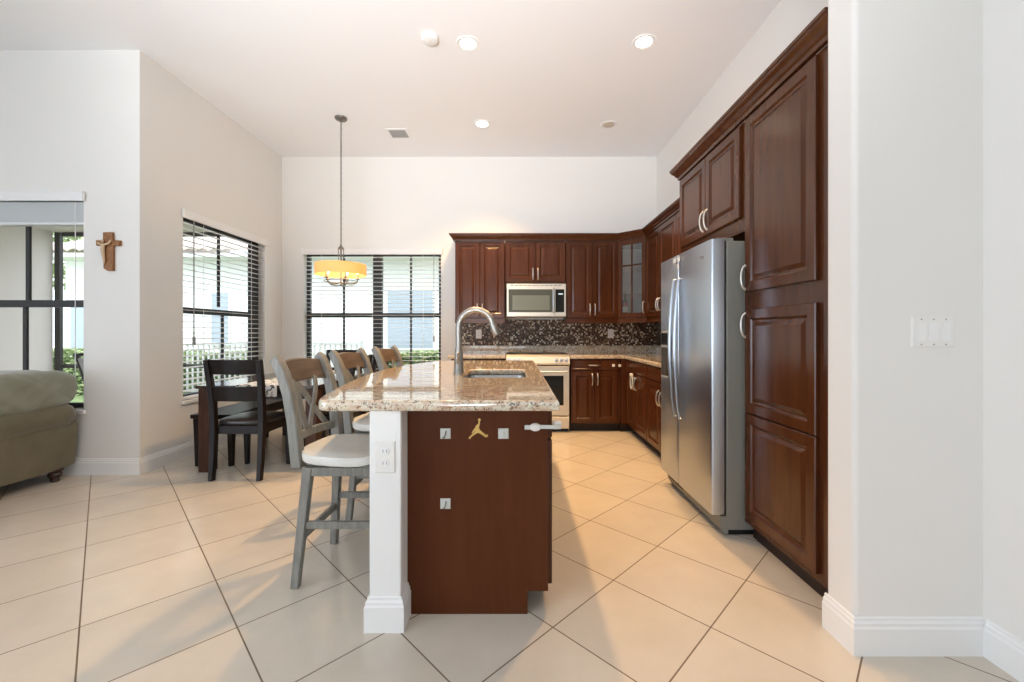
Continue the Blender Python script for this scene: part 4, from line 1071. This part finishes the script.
# neighbour's house
t = thing('neighbor_house', 'white neighboring house with terracotta tile roof beyond the windows', 'house', (-4, 13, -.12))
b = B(); box(b, -12.4, 4, 11.4, 17, -.2, 3.25); obj('wall', b, M['ext_white'], t)
b = B(); box(b, -13.0, 4.5, 10.75, 11.4, 3.18, 3.28); obj('soffit', b, M['ext_white'], t)
b = B(); nx = 280; rings = []
for j in range(13):
    s = j / 12; y = 10.65 + s * 3.6; z = 3.30 + s * 1.55
    for st_ in (0, 1):
        row = []
        xl = -13.0 + s * 3.6; xr = 4.6
        for i in range(nx + 1):
            x = xl + (xr - xl) * i / nx
            row.append(Vector((x, y + (.001 * st_), z + .07 * abs(math.sin(PI * x / .33)) + .05 * (1 - st_))))
        rings.append(row)
loft(b, rings, cap=False, closed=False)
b2 = [b.verts.new(p) for p in ((-13.0, 10.65, 3.30), (-9.4, 14.25, 4.85), (-13.0, 17.8, 3.30))]; b.faces.new(b2)
obj('roof', b, M['roof_tile'], t)
for x0_, x1_, za, zb in ((-3.54, -2.30, .79, 2.36), (-8.35, -7.9, .9, 2.3), (-12.2, -11.6, .6, 2.1)):
    b = B(); box(b, x0_ - .05, x1_ + .05, 11.35, 11.42, za - .05, zb + .05); w_ = obj('window', b, M['ext_white'], t)
    b = B(); box(b, x0_, x1_, 11.34, 11.36, za, (za + zb) / 2 + .1); box(b, x0_, x1_, 11.345, 11.36, (za + zb) / 2 + .1, zb); obj('window_pane', b, M['ext_blind'], w_)
# greenery: real leaf clusters
def leaves(bm, n, fn, size, seed):
    r = random.Random(seed)
    for _ in range(n):
        p, nr = fn(r); a = r.uniform(0, 2 * PI)
        u = Vector((math.cos(a), math.sin(a), r.uniform(-.6, .6))).normalized(); w = u.cross(Vector((r.uniform(-1, 1), r.uniform(-1, 1), r.uniform(-.2, 1)))).normalized()
        s = size * r.uniform(.6, 1.3)
        v = [bm.verts.new(p + u * s * q + w * s * .45 * e) for q, e in ((-1, 0), (0, -1), (1, 0), (0, 1))]
        bm.faces.new(v)
def boxhedge(x0, x1, y0, y1, z0, z1):
    def f(r):
        x = r.uniform(x0, x1); top = z1 * (1 + .05 * math.sin(3.1 * x) + .03 * math.sin(7.7 * x))
        if r.random() < .45: return Vector((x, r.uniform(y0, y1), top - r.uniform(0, .08))), None
        return Vector((x, y0 + r.uniform(0, .12), r.uniform(z0, top))), None
    return f
def hedge(label, x0, x1, y0, y1, z1, n, seed):
    t = thing('hedge', label, 'hedge', ((x0 + x1) / 2, (y0 + y1) / 2, -.12))
    b = B(); leaves(b, n, boxhedge(x0, x1, y0, y1, -.12, z1), .055, seed); obj('foliage', b, M['leaf'], t)
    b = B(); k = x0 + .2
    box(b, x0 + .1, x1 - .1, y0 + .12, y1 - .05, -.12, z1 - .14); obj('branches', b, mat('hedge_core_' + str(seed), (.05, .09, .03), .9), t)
hedge('long green hedge behind the white picket railing', -11.5, -4.6, 8.7, 9.4, .80, 9000, 3)
hedge('short green hedge in front of the neighboring house window', -2.95, -1.0, 8.6, 9.3, .80, 3500, 4)
def tree(label, x, y, h, r_, seed):
    t = thing('tree', label, 'tree', (x, y, -.12))
    b = B(); tube(b, [(x, y, -.12), (x + .1, y, h * .3), (x, y + .1, h * .6)], [.16, .13, .08], 8); obj('trunk', b, M['dark_foot'], t)
    def f(r):
        d = Vector((r.gauss(0, 1), r.gauss(0, 1), r.gauss(0, 1))).normalized() * r.uniform(.55, 1) * r_
        return Vector((x, y, h * .75)) + Vector((d.x, d.y, d.z * .7)), None
    b = B(); leaves(b, 2600, f, .16, seed); obj('crown', b, M['leaf'], t)
tree('leafy tree rising above the tile roof, seen through the sofa window', -20.0, 19.0, 6.3, 2.4, 11)
